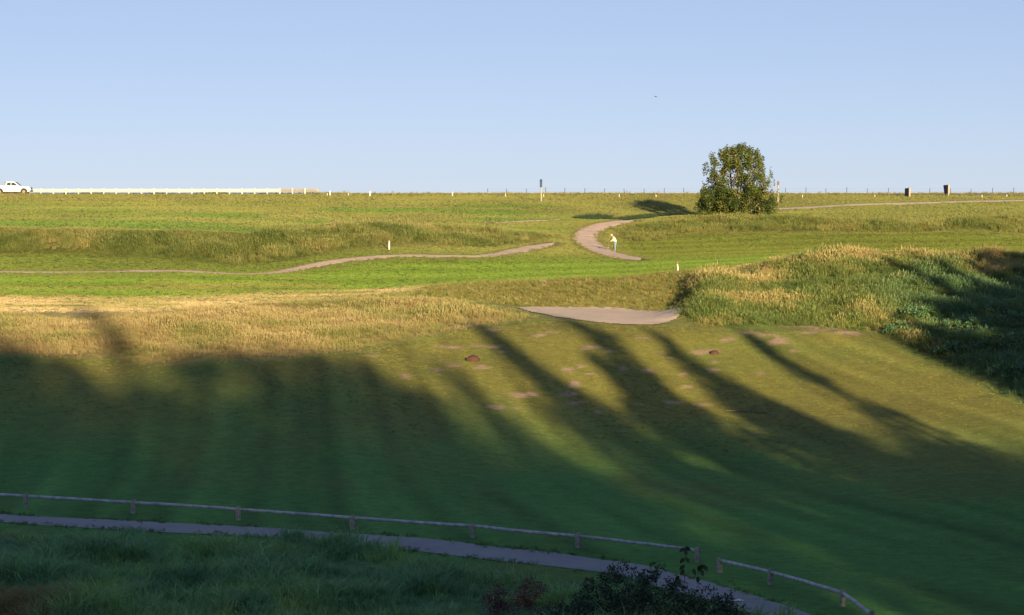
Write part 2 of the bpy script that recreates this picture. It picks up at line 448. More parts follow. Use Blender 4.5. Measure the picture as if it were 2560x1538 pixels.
def ground_colour(x, y):
    n = len(x)
    c = np.tile(C_FIELD, (n, 1))
    wob = (fbm(x, y, 3.0, 3, 4) - 0.5) * 2.2
    xx, yy = x + wob, y + wob * 1.6
    def put(mask, col):
        nonlocal c
        c = c * (1 - mask[:, None]) + np.asarray(col) * mask[:, None]
    big = fbm(x, y * 0.45, 12.0, 4, 0)
    # green swathes on the road embankment
    lush = np.clip((fbm(x, y * 3.0, 16.0, 4, 5) - 0.5) * 6, 0, 1) * np.clip((y - 236) / 10, 0, 1) * np.clip((306 - y) / 14, 0, 1) * np.clip((12 - x) / 12, 0.25, 1)
    put(lush * 0.8, (0.105, 0.185, 0.030))
    put(np.clip((y - 305) / 10, 0, 1) * 0.5, (0.21, 0.185, 0.06))
    semi = np.clip((y - 185) / 10, 0, 1) * np.clip((233 - y) / 8, 0, 1)
    put(semi * 0.8, (0.105, 0.150, 0.024))
    put(soft(R['lawn'], xx, yy, 1.2), C_LAWN)
    # lawn: drier and tinted sunlit gold towards the top of the slope, mower passes running up and across it
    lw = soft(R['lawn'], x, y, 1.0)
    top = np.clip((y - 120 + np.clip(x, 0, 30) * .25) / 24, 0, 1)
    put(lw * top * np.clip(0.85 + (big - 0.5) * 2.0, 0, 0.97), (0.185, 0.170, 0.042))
    ang = np.clip((x + 14) / 34, 0, 1)
    q = x * (1 - 0.1 * ang) + (y - 115) * (0.08 + 0.30 * ang) + 1.5 * (fbm(x, y, 20, 2, 3) - .5)
    st = 0.7 * np.sin(q / 0.62) + 0.55 * np.sin(q / 0.30 + 1.3) + 0.5 * np.sin(q / 1.3)
    c *= 1 + (lw * 0.19 * st * np.clip((fbm(x, y, 11, 2, 2) - 0.28) * 3, 0, 1))[:, None]
    put(lw * np.clip((fbm(x * 0.8, y * 0.4, 6.0, 3, 1) - 0.52) * 5, 0, 1) * 0.34, (0.150, 0.135, 0.040))
    fw = soft(R['fairway'], xx, yy, 1.6)
    put(fw, C_FAIR)
    c *= 1 + (fw * 0.14 * np.sin(x * 0.10 + y * 0.62 + 2 * fbm(x, y, 14, 2, 1)))[:, None]
    put(fw * np.clip((fbm(x, y * 3.2, 9.0, 3, 3) - 0.50) * 5, 0, 1) * np.clip((-x - 2) / 14, 0, 1) * 0.75, (0.22, 0.195, 0.06))
    ap = soft(R['apron'], xx, yy, 2.0)
    put(ap, (0.125, 0.150, 0.026))
    c *= 1 + (ap * 0.13 * np.sin(y * 0.75 - x * 0.06 + 3 * fbm(x, y, 16, 2, 2)))[:, None]
    put(soft(R['dry'], xx, yy, 2.4) * np.clip(0.75 + (fbm(x, y * 2.2, 7, 3, 2) - 0.42) * 3.2, 0, 1), C_DRY)
    put(soft(R['bank'], xx, yy, 1.2) * 0.85, C_BANK)
    put(soft(R['rough_front'], xx, yy, 1.2), C_STRAW * 0.8)
    put(soft(R['mound_right'], x, y, 1.0), C_OLIVE * 0.8)
    put(soft(R['mound_back'], xx, yy, 1.5), C_OLIVE * 0.6)
    put(soft(R['mound_far'], xx, yy, 1.5), C_OLIVE * 0.75)
    put(soft(R['valley_grass'], x, y, 1.0), C_VALLEY)
    put(np.clip((80 - y) / 6, 0, 1), (0.06, 0.085, 0.022))
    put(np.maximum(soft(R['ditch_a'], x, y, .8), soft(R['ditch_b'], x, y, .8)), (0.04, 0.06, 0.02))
    # worn soil
    m = np.zeros(n)
    jit = (fbm(x, y, 0.8, 2, 5) - 0.5) * 1.6
    for u, v, w, h in SOIL_SPOTS:
        p = ground_hit(u, v, gz)
        sx = w / F_PX * p[1] * 0.55
        p2 = ground_hit(u, v - h, gz)
        sy = max(0.22, (p2[1] - p[1]) * 0.62)
        near = (np.abs(x - p[0]) < sx * 2.4) & (np.abs(y - p[1]) < sy * 2.4)
        if near.any():
            d = np.hypot((x[near] - p[0]) / sx, (y[near] - p[1]) / sy) + jit[near]
            m[near] = np.maximum(m[near], np.clip((1.25 - d) * 1.8, 0, 1))
    put(m * 0.9, C_SOIL)
    # bare verge along the dirt paths
    for k in ('dirt_left', 'dirt_right', 'track_far', 'gravel_far'):
        L_, w = PATHS[k]
        near = (x > L_[:, 0].min() - 4) & (x < L_[:, 0].max() + 4) & (y > L_[:, 1].min() - 4) & (y < L_[:, 1].max() + 4)
        if near.any():
            d = seg_dist(L_[::3], x[near], y[near])
            mm = np.zeros(n); mm[near] = np.clip((w / 2 + 0.9 - d) / 0.9, 0, 1) * 0.6
            put(mm, (0.17, 0.13, 0.07))
    c *= (1 + (big - 0.5) * 0.35)[:, None]
    return np.clip(c, 0.005, 0.6)

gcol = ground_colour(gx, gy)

gm, N, L, b = new_mat('turf')
at = N.new('ShaderNodeAttribute'); at.attribute_name = 'col'
geo = N.new('ShaderNodeNewGeometry')
n1 = N.new('ShaderNodeTexNoise'); n1.inputs['Scale'].default_value = 1.3; n1.inputs['Detail'].default_value = 8; n1.inputs['Roughness'].default_value = 0.7
n2 = N.new('ShaderNodeTexNoise'); n2.inputs['Scale'].default_value = 9.0; n2.inputs['Detail'].default_value = 5; n2.inputs['Roughness'].default_value = 0.75
L.new(geo.outputs['Position'], n1.inputs['Vector']); L.new(geo.outputs['Position'], n2.inputs['Vector'])
mr1 = N.new('ShaderNodeMapRange'); mr1.inputs[1].default_value = 0.3; mr1.inputs[2].default_value = 0.7; mr1.inputs[3].default_value = 0.78; mr1.inputs[4].default_value = 1.22
mr2 = N.new('ShaderNodeMapRange'); mr2.inputs[1].default_value = 0.3; mr2.inputs[2].default_value = 0.7; mr2.inputs[3].default_value = 0.72; mr2.inputs[4].default_value = 1.28
L.new(n1.outputs['Fac'], mr1.inputs[0]); L.new(n2.outputs['Fac'], mr2.inputs[0])
mp3 = N.new('ShaderNodeMapping'); mp3.inputs['Scale'].default_value = (2.2, 9.0, 2.2)
L.new(geo.outputs['Position'], mp3.inputs['Vector'])
n3 = N.new('ShaderNodeTexNoise'); n3.inputs['Scale'].default_value = 1.0; n3.inputs['Detail'].default_value = 6; n3.inputs['Roughness'].default_value = 0.72
L.new(mp3.outputs[0], n3.inputs['Vector'])
mr3 = N.new('ShaderNodeMapRange'); mr3.inputs[1].default_value = 0.3; mr3.inputs[2].default_value = 0.7; mr3.inputs[3].default_value = 0.74; mr3.inputs[4].default_value = 1.26
L.new(n3.outputs['Fac'], mr3.inputs[0])
mm0 = N.new('ShaderNodeMath'); mm0.operation = 'MULTIPLY'; L.new(mr1.outputs[0], mm0.inputs[0]); L.new(mr2.outputs[0], mm0.inputs[1])
mm = N.new('ShaderNodeMath'); mm.operation = 'MULTIPLY'; L.new(mm0.outputs[0], mm.inputs[0]); L.new(mr3.outputs[0], mm.inputs[1])
vs = N.new('ShaderNodeVectorMath'); vs.operation = 'SCALE'; L.new(at.outputs['Color'], vs.inputs[0]); L.new(mm.outputs[0], vs.inputs['Scale'])
L.new(vs.outputs[0], b.inputs['Base Color'])
b.inputs['Roughness'].default_value = 0.9; b.inputs['Specular IOR Level'].default_value = 0.1
bp = N.new('ShaderNodeBump'); bp.inputs['Strength'].default_value = 0.6; bp.inputs['Distance'].default_value = 0.07
L.new(n2.outputs['Fac'], bp.inputs['Height']); L.new(bp.outputs[0], b.inputs['Normal'])

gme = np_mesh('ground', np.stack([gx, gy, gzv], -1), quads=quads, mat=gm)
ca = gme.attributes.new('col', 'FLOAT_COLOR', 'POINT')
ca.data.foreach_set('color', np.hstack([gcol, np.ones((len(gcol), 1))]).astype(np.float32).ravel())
ground = link(bpy.data.objects.new('ground', gme))
tag(ground, kind='structure')

# ------------------------------------------------------------------ path ribbons and bunker sand
def path_mat(name, col, bumpd=0.02, scale=6.0, var=0.25):
    m, N, L, b = new_mat(name)
    geo = N.new('ShaderNodeNewGeometry')
    n1 = N.new('ShaderNodeTexNoise'); n1.inputs['Scale'].default_value = 0.9; n1.inputs['Detail'].default_value = 7; n1.inputs['Roughness'].default_value = 0.65
    n2 = N.new('ShaderNodeTexNoise'); n2.inputs['Scale'].default_value = scale; n2.inputs['Detail'].default_value = 6
    for q in (n1, n2): L.new(geo.outputs['Position'], q.inputs['Vector'])
    mr = N.new('ShaderNodeMapRange'); mr.inputs[1].default_value = 0.3; mr.inputs[2].default_value = 0.7; mr.inputs[3].default_value = 1 - var; mr.inputs[4].default_value = 1 + var
    L.new(n1.outputs['Fac'], mr.inputs[0])
    mr2 = N.new('ShaderNodeMapRange'); mr2.inputs[1].default_value = 0.3; mr2.inputs[2].default_value = 0.7; mr2.inputs[3].default_value = 1 - var * .5; mr2.inputs[4].default_value = 1 + var * .5
    L.new(n2.outputs['Fac'], mr2.inputs[0])
    mu = N.new('ShaderNodeMath'); mu.operation = 'MULTIPLY'; L.new(mr.outputs[0], mu.inputs[0]); L.new(mr2.outputs[0], mu.inputs[1])
    vs = N.new('ShaderNodeVectorMath'); vs.operation = 'SCALE'; vs.inputs[0].default_value = col; L.new(mu.outputs[0], vs.inputs['Scale'])
    L.new(vs.outputs[0], b.inputs['Base Color'])
    b.inputs['Roughness'].default_value = 0.85; b.inputs['Specular IOR Level'].default_value = 0.2
    bp = N.new('ShaderNodeBump'); bp.inputs['Strength'].default_value = 0.6; bp.inputs['Distance'].default_value = bumpd
    L.new(n2.outputs['Fac'], bp.inputs['Height']); L.new(bp.outputs[0], b.inputs['Normal'])
    return m
M_ASPHALT = path_mat('asphalt', (0.245, 0.245, 0.27), 0.01, 14.0, 0.12)
M_DIRT = path_mat('packed_dirt', (0.58, 0.42, 0.325), 0.05, 5.0, 0.22)
M_GRAVEL = path_mat('pale_gravel', (0.58, 0.47, 0.34), 0.05, 7.0, 0.2)
M_SAND = path_mat('bunker_sand', (0.56, 0.43, 0.34), 0.06, 5.0, 0.10)

def ribbon(name, key, mat, lift, rag=0.25, cross=7, fade=None):
    L_, w = PATHS[key]
    t = np.gradient(L_, axis=0); t /= np.linalg.norm(t, axis=1)[:, None] + 1e-9
    nrm = np.stack([-t[:, 1], t[:, 0]], -1)
    n = len(L_)
    s = np.concatenate([[0], np.cumsum(np.linalg.norm(np.diff(L_, axis=0), axis=1))])
    wl = w / 2 * (1 + rag * (fbm(s, s * 0 + 3.3, 2.2, 3, 1) - 0.5) * 2)
    wr = w / 2 * (1 + rag * (fbm(s, s * 0 + 8.3, 2.2, 3, 4) - 0.5) * 2)
    if fade:
        e = np.clip(np.minimum((s + 0.3) / fade[0] if fade[0] else 1e9, (s[-1] - s + 0.3) / fade[1] if fade[1] else 1e9), 0, 1)
        wl, wr = wl * e, wr * e
    V = []
    for k in range(cross):
        f = k / (cross - 1)
        off = (-wr * (1 - f) + wl * f)
        p = L_ + nrm * off[:, None]
        edge = abs(f - 0.5) * 2
        z = gz(p[:, 0], p[:, 1]) + lift * (1 - 0.6 * edge ** 6)
        V.append(np.stack([p[:, 0], p[:, 1], z], -1))
    V = np.stack(V, 1).reshape(-1, 3)
    id_ = np.arange(n * cross).reshape(n, cross)
    q = np.stack([id_[:-1, :-1], id_[1:, :-1], id_[1:, 1:], id_[:-1, 1:]], -1).reshape(-1, 4)
    q = q[:, ::-1]
    o = link(bpy.data.objects.new(name, np_mesh(name, V, quads=q, mat=mat)))
    return tag(o, kind='structure')
ribbon('asphalt_path', 'cart_path', M_ASPHALT, 0.045, 0.05, 9)
ribbon('dirt_path', 'dirt_left', M_DIRT, 0.05, 0.3, 7, (0, 5))
ribbon('dirt_path', 'dirt_right', M_DIRT, 0.05, 0.25, 9, (2, 6))
ribbon('gravel_path', 'gravel_far', M_GRAVEL, 0.05, 0.5, 5, (3, 3))
ribbon('gravel_road', 'track_far', M_GRAVEL, 0.06, 0.15, 7)

def sheet(name, poly, mat, lift, step=0.35):
    P = resample(np.vstack([poly, poly[:1]]), 0.4)[:-1]
    lo, hi = P.min(0), P.max(0)
    X, Y = np.meshgrid(np.arange(lo[0], hi[0] + step, step), np.arange(lo[1], hi[1] + step, step))
    ins = inside(P, X.ravel(), Y.ravel()).reshape(X.shape)
    z = gz(X.ravel(), Y.ravel()) + lift
    id_ = np.arange(X.size).reshape(X.shape)
    ok = ins[:-1, :-1] & ins[1:, :-1] & ins[1:, 1:] & ins[:-1, 1:]
    q = np.stack([id_[:-1, :-1], id_[:-1, 1:], id_[1:, 1:], id_[1:, :-1]], -1)[ok]
    used = np.unique(q); mp = np.zeros(X.size, int); mp[used] = np.arange(len(used))
    V = np.stack([X.ravel(), Y.ravel(), z], -1)[used]
    o = link(bpy.data.objects.new(name, np_mesh(name, V, quads=mp[q], mat=mat)))
    return o
bunker = sheet('bunker_sand', R['sand'], M_SAND, 0.05, 0.25)
tag(bunker, kind='structure')

# the road on the embankment
def strip_along_x(name, y0, y1, mat, lift, x0=-400, x1=500):
    xs_ = np.arange(x0, x1, 3.0); ys_ = np.linspace(y0, y1, 5)
    X, Y = np.meshgrid(xs_, ys_)
    V = np.stack([X.ravel(), Y.ravel(), gz(X.ravel(), Y.ravel()) + lift], -1)
    id_ = np.arange(X.size).reshape(X.shape)
    q = np.stack([id_[:-1, :-1], id_[:-1, 1:], id_[1:, 1:], id_[1:, :-1]], -1).reshape(-1, 4)
    return tag(link(bpy.data.objects.new(name, np_mesh(name, V, quads=q, mat=mat))), kind='structure')
strip_along_x('road', 317.6, 323.2, M_ASPHALT, 0.05)

# ------------------------------------------------------------------ grass
def tuft(name, n, h, r, w, lean, mat, seed, droop=0.3, head=0.0):
    """a clump of tapering bent blades (mesh kept out of the scene, used as the instance source)"""
    rg = random.Random(seed)
    V, Q, T = [], [], []
    tip = []
    tris = []
    for i in range(n):
        a = rg.uniform(0, 2 * math.pi); rr = r * math.sqrt(rg.random())
        bx, by = rr * math.cos(a), rr * math.sin(a)
        hh = h * rg.uniform(0.55, 1.1)
        la = a + rg.uniform(-1.0, 1.0); ln = lean * rg.uniform(0.2, 1.2)
        wa = rg.uniform(0, math.pi); ww = w * rg.uniform(0.7, 1.3)
        dx, dy = math.cos(wa) * ww / 2, math.sin(wa) * ww / 2
        mx, my = bx + math.cos(la) * ln * 0.35 * hh, by + math.sin(la) * ln * 0.35 * hh
        tx, ty = bx + math.cos(la) * ln * (1 + droop) * hh, by + math.sin(la) * ln * (1 + droop) * hh
        o = len(V)
        V += [(bx - dx, by - dy, -0.05), (bx + dx, by + dy, -0.05), (mx - dx * .85, my - dy * .85, hh * .55), (mx + dx * .85, my + dy * .85, hh * .55), (tx, ty, hh * (1 - droop * .25))]
        tip += [0, 0, 0.45, 0.45, 1]
        tris += [(o, o + 1, o + 3), (o, o + 3, o + 2), (o + 2, o + 3, o + 4)]
        if head > 0 and rg.random() < head:
            o = len(V)
            hw = w * 1.1
            V += [(tx - math.cos(wa) * hw, ty - math.sin(wa) * hw, hh * .86), (tx + math.cos(wa) * hw, ty + math.sin(wa) * hw, hh * .86), (tx + math.cos(la) * .03, ty + math.sin(la) * .03, hh * 1.15)]
            tip += [1, 1, 1]; tris += [(o, o + 1, o + 2)]
    me = np_mesh(name, np.array(V), tris=np.array(tris), mat=mat, smooth=False)
    ta = me.attributes.new('tip', 'FLOAT', 'POINT'); ta.data.foreach_set('value', np.array(tip, np.float32))
    return bpy.data.objects.new(name, me)

def scatter(name, x, y, scl, col, srcs, label, cat, tilt=0.12, zoff=0.0):
    """one 'stuff' object: tufts instanced on points of the terrain"""
    n = len(x)
    z = gz(x, y) + zoff
    me = bpy.data.meshes.new(name)
    me.vertices.add(n); me.vertices.foreach_set('co', np.stack([x, y, z], -1).astype(np.float32).ravel())
    rot = np.stack([RNG.normal(0, tilt, n), RNG.normal(0, tilt, n), RNG.uniform(0, 2 * math.pi, n)], -1)
    if np.ndim(scl) == 1: scl = np.stack([scl, scl, scl], -1)
    for nm, ty, ar in (('rot', 'FLOAT_VECTOR', rot), ('scl', 'FLOAT_VECTOR', scl)):
        a = me.attributes.new(nm, ty, 'POINT'); a.data.foreach_set('vector', np.asarray(ar, np.float32).ravel())
    a = me.attributes.new('col', 'FLOAT_COLOR', 'POINT'); a.data.foreach_set('color', np.hstack([np.clip(col, 0.003, 0.8), np.ones((n, 1))]).astype(np.float32).ravel())
    a = me.attributes.new('kindid', 'INT', 'POINT'); a.data.foreach_set('value', RNG.integers(0, len(srcs), n).astype(np.int32))
    me.update()
    o = link(bpy.data.objects.new(name, me))
    tag(o, label, cat, kind='stuff')
    ng = bpy.data.node_groups.new(name + '_scatter', 'GeometryNodeTree')
    ng.interface.new_socket('Geometry', in_out='INPUT', socket_type='NodeSocketGeometry')
    ng.interface.new_socket('Geometry', in_out='OUTPUT', socket_type='NodeSocketGeometry')
    NN, LL = ng.nodes, ng.links
    gi = NN.new('NodeGroupInput'); go = NN.new('NodeGroupOutput')
    def na(nm, ty):
        q = NN.new('GeometryNodeInputNamedAttribute'); q.data_type = ty; q.inputs['Name'].default_value = nm
        return [s for s in q.outputs if s.enabled and s.name == 'Attribute'][0]
    rot_s, scl_s, kid = na('rot', 'FLOAT_VECTOR'), na('scl', 'FLOAT_VECTOR'), na('kindid', 'INT')
    jn = NN.new('GeometryNodeJoinGeometry')
    for k, s in enumerate(srcs):
        oi = NN.new('GeometryNodeObjectInfo'); oi.inputs['Object'].default_value = s
        cp = NN.new('FunctionNodeCompare'); cp.data_type = 'INT'; cp.operation = 'EQUAL'
        ia = [q for q in cp.inputs if q.enabled and q.name == 'A'][0]; ib = [q for q in cp.inputs if q.enabled and q.name == 'B'][0]
        LL.new(kid, ia); ib.default_value = k
        ip = NN.new('GeometryNodeInstanceOnPoints')
        LL.new(gi.outputs[0], ip.inputs['Points']); LL.new(oi.outputs['Geometry'], ip.inputs['Instance'])
        LL.new(cp.outputs[0], ip.inputs['Selection'])
        LL.new(rot_s, ip.inputs['Rotation']); LL.new(scl_s, ip.inputs['Scale'])
        LL.new(ip.outputs[0], jn.inputs[0])
    LL.new(jn.outputs[0], go.inputs[0])
    md = o.modifiers.new('scatter', 'NODES'); md.node_group = ng
    return o

def rand_in(polys, dens, edge=0.8, avoid=True, extra=0.05):
    X, Y = [], []
    for p in polys:
        lo, hi = p.min(0) - edge, p.max(0) + edge
        lo = np.maximum(lo, [-75, 74]); hi = np.minimum(hi, [75, 340])
        n = int((hi[0] - lo[0]) * (hi[1] - lo[1]) * dens)
        x = RNG.uniform(lo[0], hi[0], n); y = RNG.uniform(lo[1], hi[1], n)
        m = soft(p, x, y, edge) > RNG.random(n)
        X.append(x[m]); Y.append(y[m])
    x = np.concatenate(X); y = np.concatenate(Y)
    # keep to what can be near the view
    m = np.abs(x) < y * 0.235 + 4
    x, y = x[m], y[m]
    if avoid:
        m = ~near_path(x, y, extra)
        x, y = x[m], y[m]
    return x, y

def mixcol(cols, wts, n, var=0.18):
    idx = RNG.choice(len(cols), n, p=np.array(wts) / sum(wts))
    c = np.array(cols)[idx]
    return c * (1 + RNG.normal(0, var, (n, 1))) * (1 + RNG.normal(0, 0.05, (n, 3)))

M_DRYG = plant_mat('dry_grass', 'INSTANCER', 0.25, (0.46, 0.36, 0.16), 0.45)
M_GRN = plant_mat('green_grass', 'INSTANCER', 0.3, (0.20, 0.22, 0.07), 0.25)
M_LUSH = plant_mat('lush_grass', 'INSTANCER', 0.35, (0.16, 0.22, 0.10), 0.3, spec=0.4)
S_DRY = [tuft('dry_tuft', 34, 0.50, 0.30, 0.018, 0.32, M_DRYG, s, 0.3, 0.35) for s in (1, 2, 3)]
S_GRN = [tuft('green_tuft', 32, 0.34, 0.28, 0.022, 0.42, M_GRN, s, 0.4, 0.10) for s in (4, 5, 6)]
S_LUSH = [tuft('lush_tuft', 18, 0.72, 0.32, 0.034, 0.66, M_LUSH, s, 0.6, 0.0) for s in (7, 8, 9)]
S_MID = [tuft('mound_tuft', 34, 0.48, 0.30, 0.022, 0.36, M_GRN, s, 0.35, 0.2) for s in (16, 17, 18)]
S_WEED = [tuft('weed_tuft', 60, 0.50, 0.28, 0.036, 0.75, M_GRN, s, 0.5, 0.0) for s in (13, 14, 15)]
S_TURF = [tuft('turf_tuft', 26, 0.065, 0.17, 0.024, 0.6, M_GRN, s, 0.3, 0.0) for s in (10, 11, 12)]

STRAW, GOLD, OLV, GREEN, DEEP, RUST = (0.38, 0.30, 0.14), (0.31, 0.235, 0.09), (0.205, 0.20, 0.06), (0.125, 0.170, 0.04), (0.07, 0.12, 0.03), (0.24, 0.15, 0.075)
def ramp(f, stops):
    """colour field: f in 0..1 through a list of colours"""
    f = np.clip(f, 0, 1); st = np.array(stops, float); k = np.linspace(0, 1, len(st))
    return np.stack([np.interp(f, k, st[:, c]) for c in range(3)], -1)
def jitter(c, v=0.13, h=0.04):
    n = len(c)
    return c * (1 + RNG.normal(0, v, (n, 1))) * (1 + RNG.normal(0, h, (n, 3)))
def field(x, y, sc, k, gain=2.6):
    return np.clip((fbm(x, y, sc, 4, k) - 0.5) * gain + 0.5, 0, 1)
def edge_h(poly, x, y, w=3.0):
    return 0.35 + 0.65 * np.clip(soft(poly, x, y, w) * 2 - 1, 0, 1)

# front rough: straw on the left, greener towards the bunker
x, y = rand_in([R['rough_front']], 11.0, 1.6)
n = len(x)
f = 0.60 * field(x, y, 5, 2, 3.4) + 0.30 * field(x, y, 1.3, 4, 3.2) + 0.12 * RNG.random(n) - 0.10 - 0.50 * np.clip((x + 10) / 12, 0, 1)
c = jitter(ramp(f, [(0.11, 0.15, 0.035), (0.165, 0.18, 0.05), (0.225, 0.195, 0.075), (0.265, 0.21, 0.09), (0.32, 0.255, 0.125), (0.37, 0.29, 0.155)]), .16)
red = np.clip((field(x, y * 1.6, 6, 0) - .62) * 5, 0, 1) * np.clip((-x - 20) / 6, 0, 1)
c = c * (1 - .6 * red[:, None]) + np.array(RUST) * .6 * red[:, None]
scatter('rough_grass', x, y, RNG.uniform(0.4, 1.0, n) * (0.15 + 1.6 * fbm(x, y, 2.6, 3, 3)) * edge_h(R['rough_front'], x, y, 5.0 - 3.2 * np.clip((x + 14) / 8, 0, 1).mean()) * (1 + .5 * np.clip((x + 12) / 8, 0, 1)), c, S_DRY, 'tall straw coloured rough grass in a band below the fairway', 'grass')

# right mound: taller weeds
x, y = rand_in([R['mound_right']], 11.0, 0.8)
n = len(x)
f = 0.62 * field(x, y, 4.5, 0) + 0.30 * field(x, y, 1.2, 4) + 0.10 * RNG.random(n) - 0.17
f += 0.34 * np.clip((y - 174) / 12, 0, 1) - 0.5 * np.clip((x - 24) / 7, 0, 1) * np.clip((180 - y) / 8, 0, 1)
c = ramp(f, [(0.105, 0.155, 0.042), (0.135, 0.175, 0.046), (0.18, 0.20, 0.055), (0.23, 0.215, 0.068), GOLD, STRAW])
shade_lift = (np.clip((x - 25) / 5, 0, 1) * np.clip((182 - y) / 8, 0, 1))[:, None]  # grass coloured bluer and brighter where the thicket lies in shade
c = jitter(c * (1 - shade_lift) + np.array([0.085, 0.185, 0.090]) * shade_lift, .16)
sc_ = RNG.uniform(0.5, 1.25, n) * (0.15 + 1.8 * fbm(x, y, 2.2, 3, 3)) * edge_h(R['mound_right'], x, y, 1.5)
gold = f + RNG.normal(0, .08, n) > 0.46
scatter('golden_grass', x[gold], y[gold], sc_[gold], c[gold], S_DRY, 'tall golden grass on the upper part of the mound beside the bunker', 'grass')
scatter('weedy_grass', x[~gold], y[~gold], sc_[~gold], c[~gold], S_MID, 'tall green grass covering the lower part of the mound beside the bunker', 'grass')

x, y = rand_in([R['mound_right']], 5.0, 0.6)
m = field(x, y, 2.2, 5, 3.5) * (0.35 + 0.65 * field(x, y, 7, 2)) > RNG.random(len(x)) * 0.75
x, y = x[m], y[m]; n = len(x)
c = jitter(ramp(field(x, y, 3, 1), [(0.075, 0.125, 0.035), (0.125, 0.175, 0.045), (0.18, 0.20, 0.06)]), .16)
scatter('broad_weeds', x, y, RNG.uniform(0.6, 1.3, n) * edge_h(R['mound_right'], x, y, 2.0), c, S_WEED, 'leafy green weeds standing among the golden grass of the mound', 'weeds')

# back mounds: olive faces darkened and straw crests paled in colour for relief shading
x, y = rand_in([R['mound_back']], 9.0, 1.6)
n = len(x)
f = 0.55 * field(x, y, 6, 1) + 0.30 * field(x, y, 1.5, 4) + 0.10 * RNG.random(n) - 0.12 + 0.38 * np.clip(gz(x, y) - base_z(x, y) + (base_z(x, y) + 4.1) * .8, 0, 1)
c = jitter(ramp(f, [(0.070, 0.100, 0.024), (0.115, 0.140, 0.034), (0.165, 0.175, 0.05), (0.25, 0.225, 0.08), (0.42, 0.34, 0.15)]), .2)
scatter('mound_grass', x, y, RNG.uniform(0.7, 1.3, n) * (0.35 + 1.3 * fbm(x, y, 2.2, 2, 3)) * edge_h(R['mound_back'], x, y, 2.0), c, S_MID, 'long olive grass on the low mounds behind the left dirt path', 'grass')
x, y = rand_in([R['mound_far']], 9.0, 1.6)
n = len(x)
f = 0.50 * field(x, y, 5, 3, 3.4) + 0.30 * field(x, y, 1.5, 4, 3.2) + 0.10 * RNG.random(n) - 0.05
c = jitter(ramp(f, [(0.095, 0.130, 0.030), (0.15, 0.165, 0.042), (0.22, 0.21, 0.06), (0.32, 0.27, 0.10)]), .18)
scatter('mound_grass', x, y, RNG.uniform(0.6, 1.2, n) * (0.35 + 1.3 * fbm(x, y, 2.2, 2, 3)) * edge_h(R['mound_far'], x, y, 2.0), c, S_MID, 'long olive grass on the mounds below the lone tree', 'grass')

# embankment and field up to the road
emb = np.array([[-75, 233], [-30, 240], [-8, 250], [3, 262], [20, 268], [75, 262], [75, 329], [-75, 329]])
x, y = rand_in([emb], 10.0, 1.5)
m = ~(inside(R['mound_back'], x, y) | inside(R['mound_far'], x, y) | inside(R['apron'], x, y) | ((y > 317.2) & (y < 323.8)))
x, y = x[m], y[m]; n = len(x)
gc = ground_colour(x, y)
c = jitter(gc * 1.45, .10)
scatter('embankment_grass', x, y, RNG.uniform(0.3, 0.5, n) * (0.6 + 0.4 * fbm(x, y, 5, 2, 2)), c, S_GRN, 'unmown grass on the embankment below the road', 'grass')

# bank above the bunker and the drier turf around it
x, y = rand_in([R['bank']], 14.0, 1.0)
n = len(x)
c = mixcol([(0.24, 0.20, 0.06), OLV, (0.17, 0.18, 0.045), STRAW], [3, 3, 2, 1], n)
scatter('bank_grass', x, y, RNG.uniform(0.35, 0.75, n), c, S_GRN, 'short dry grass on the steep bank above the bunker', 'grass')

# mown turf
def turf(name, polys, dens, label, s0=0.8, s1=1.4, gain=1.15, bare=True):
    x, y = rand_in(polys, dens, 0.8, True, -0.05)
    m = ~inside(R['sand'], x, y)
    for k in ('rough_front', 'mound_right', 'bank', 'mound_back', 'mound_far'):
        m &= ~inside(R[k], x, y)
    x, y = x[m], y[m]; n = len(x)
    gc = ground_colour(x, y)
    keep = (gc[:, 2] < 0.085) | (RNG.random(n) < 0.25) | (not bare)             # hardly any turf on worn soil
    keep &= (RNG.random(n) < np.clip((y - 128) / 22, 0.0, 1))
    x, y, gc = x[keep], y[keep], gc[keep]; n = len(x)
    c = gc * (gain + RNG.normal(0, 0.14, (n, 1))) * (1 + RNG.normal(0, 0.04, (n, 3)))
    return scatter(name, x, y, RNG.uniform(s0, s1, n), c, S_TURF, label, 'grass', 0.06)
turf('mown_grass', [R['lawn']], 8.0, 'mown grass of the shaded slope above the log rail fence', 0.4, 0.8, 1.2)
fair_all = np.array([[-75.0, 176.0], [-30, 170], [0, 178], [25, 186], [75, 186], [75, 268], [40, 268], [20, 276], [3, 270], [-8, 256], [-30, 240], [-75, 240]])
turf('fairway_grass', [fair_all], 10.0, 'close mown bright green fairway grass', 0.8, 1.5, 1.25, False)

# valley grass in front of the asphalt path
x, y = rand_in([R['valley_grass']], 10.0, 0.8, True, 0.3)
n = len(x)
cl = fbm(x, y, 3.0, 3, 2)
c = jitter(ramp(.6 * field(x, y, 2.5, 4) + .4 * RNG.random(n), [(0.10, 0.25, 0.115), (0.17, 0.37, 0.170), (0.22, 0.42, 0.150), (0.28, 0.42, 0.10)]), .2)
corner = np.clip((-15.2 - x) / 1.2, 0, 1) * np.clip((86.2 - y) / 1.2, 0, 1)  # golden tint stands in for sunlight on the near left grass
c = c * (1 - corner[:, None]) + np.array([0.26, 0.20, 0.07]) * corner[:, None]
scatter('valley_grass', x, y, RNG.uniform(0.5, 1.0, n) * (0.30 + 1.5 * np.clip((cl - .5) * 1.8 + .45, 0, 1)), c, S_LUSH, 'deep green drooping grass in front of the asphalt path', 'grass')

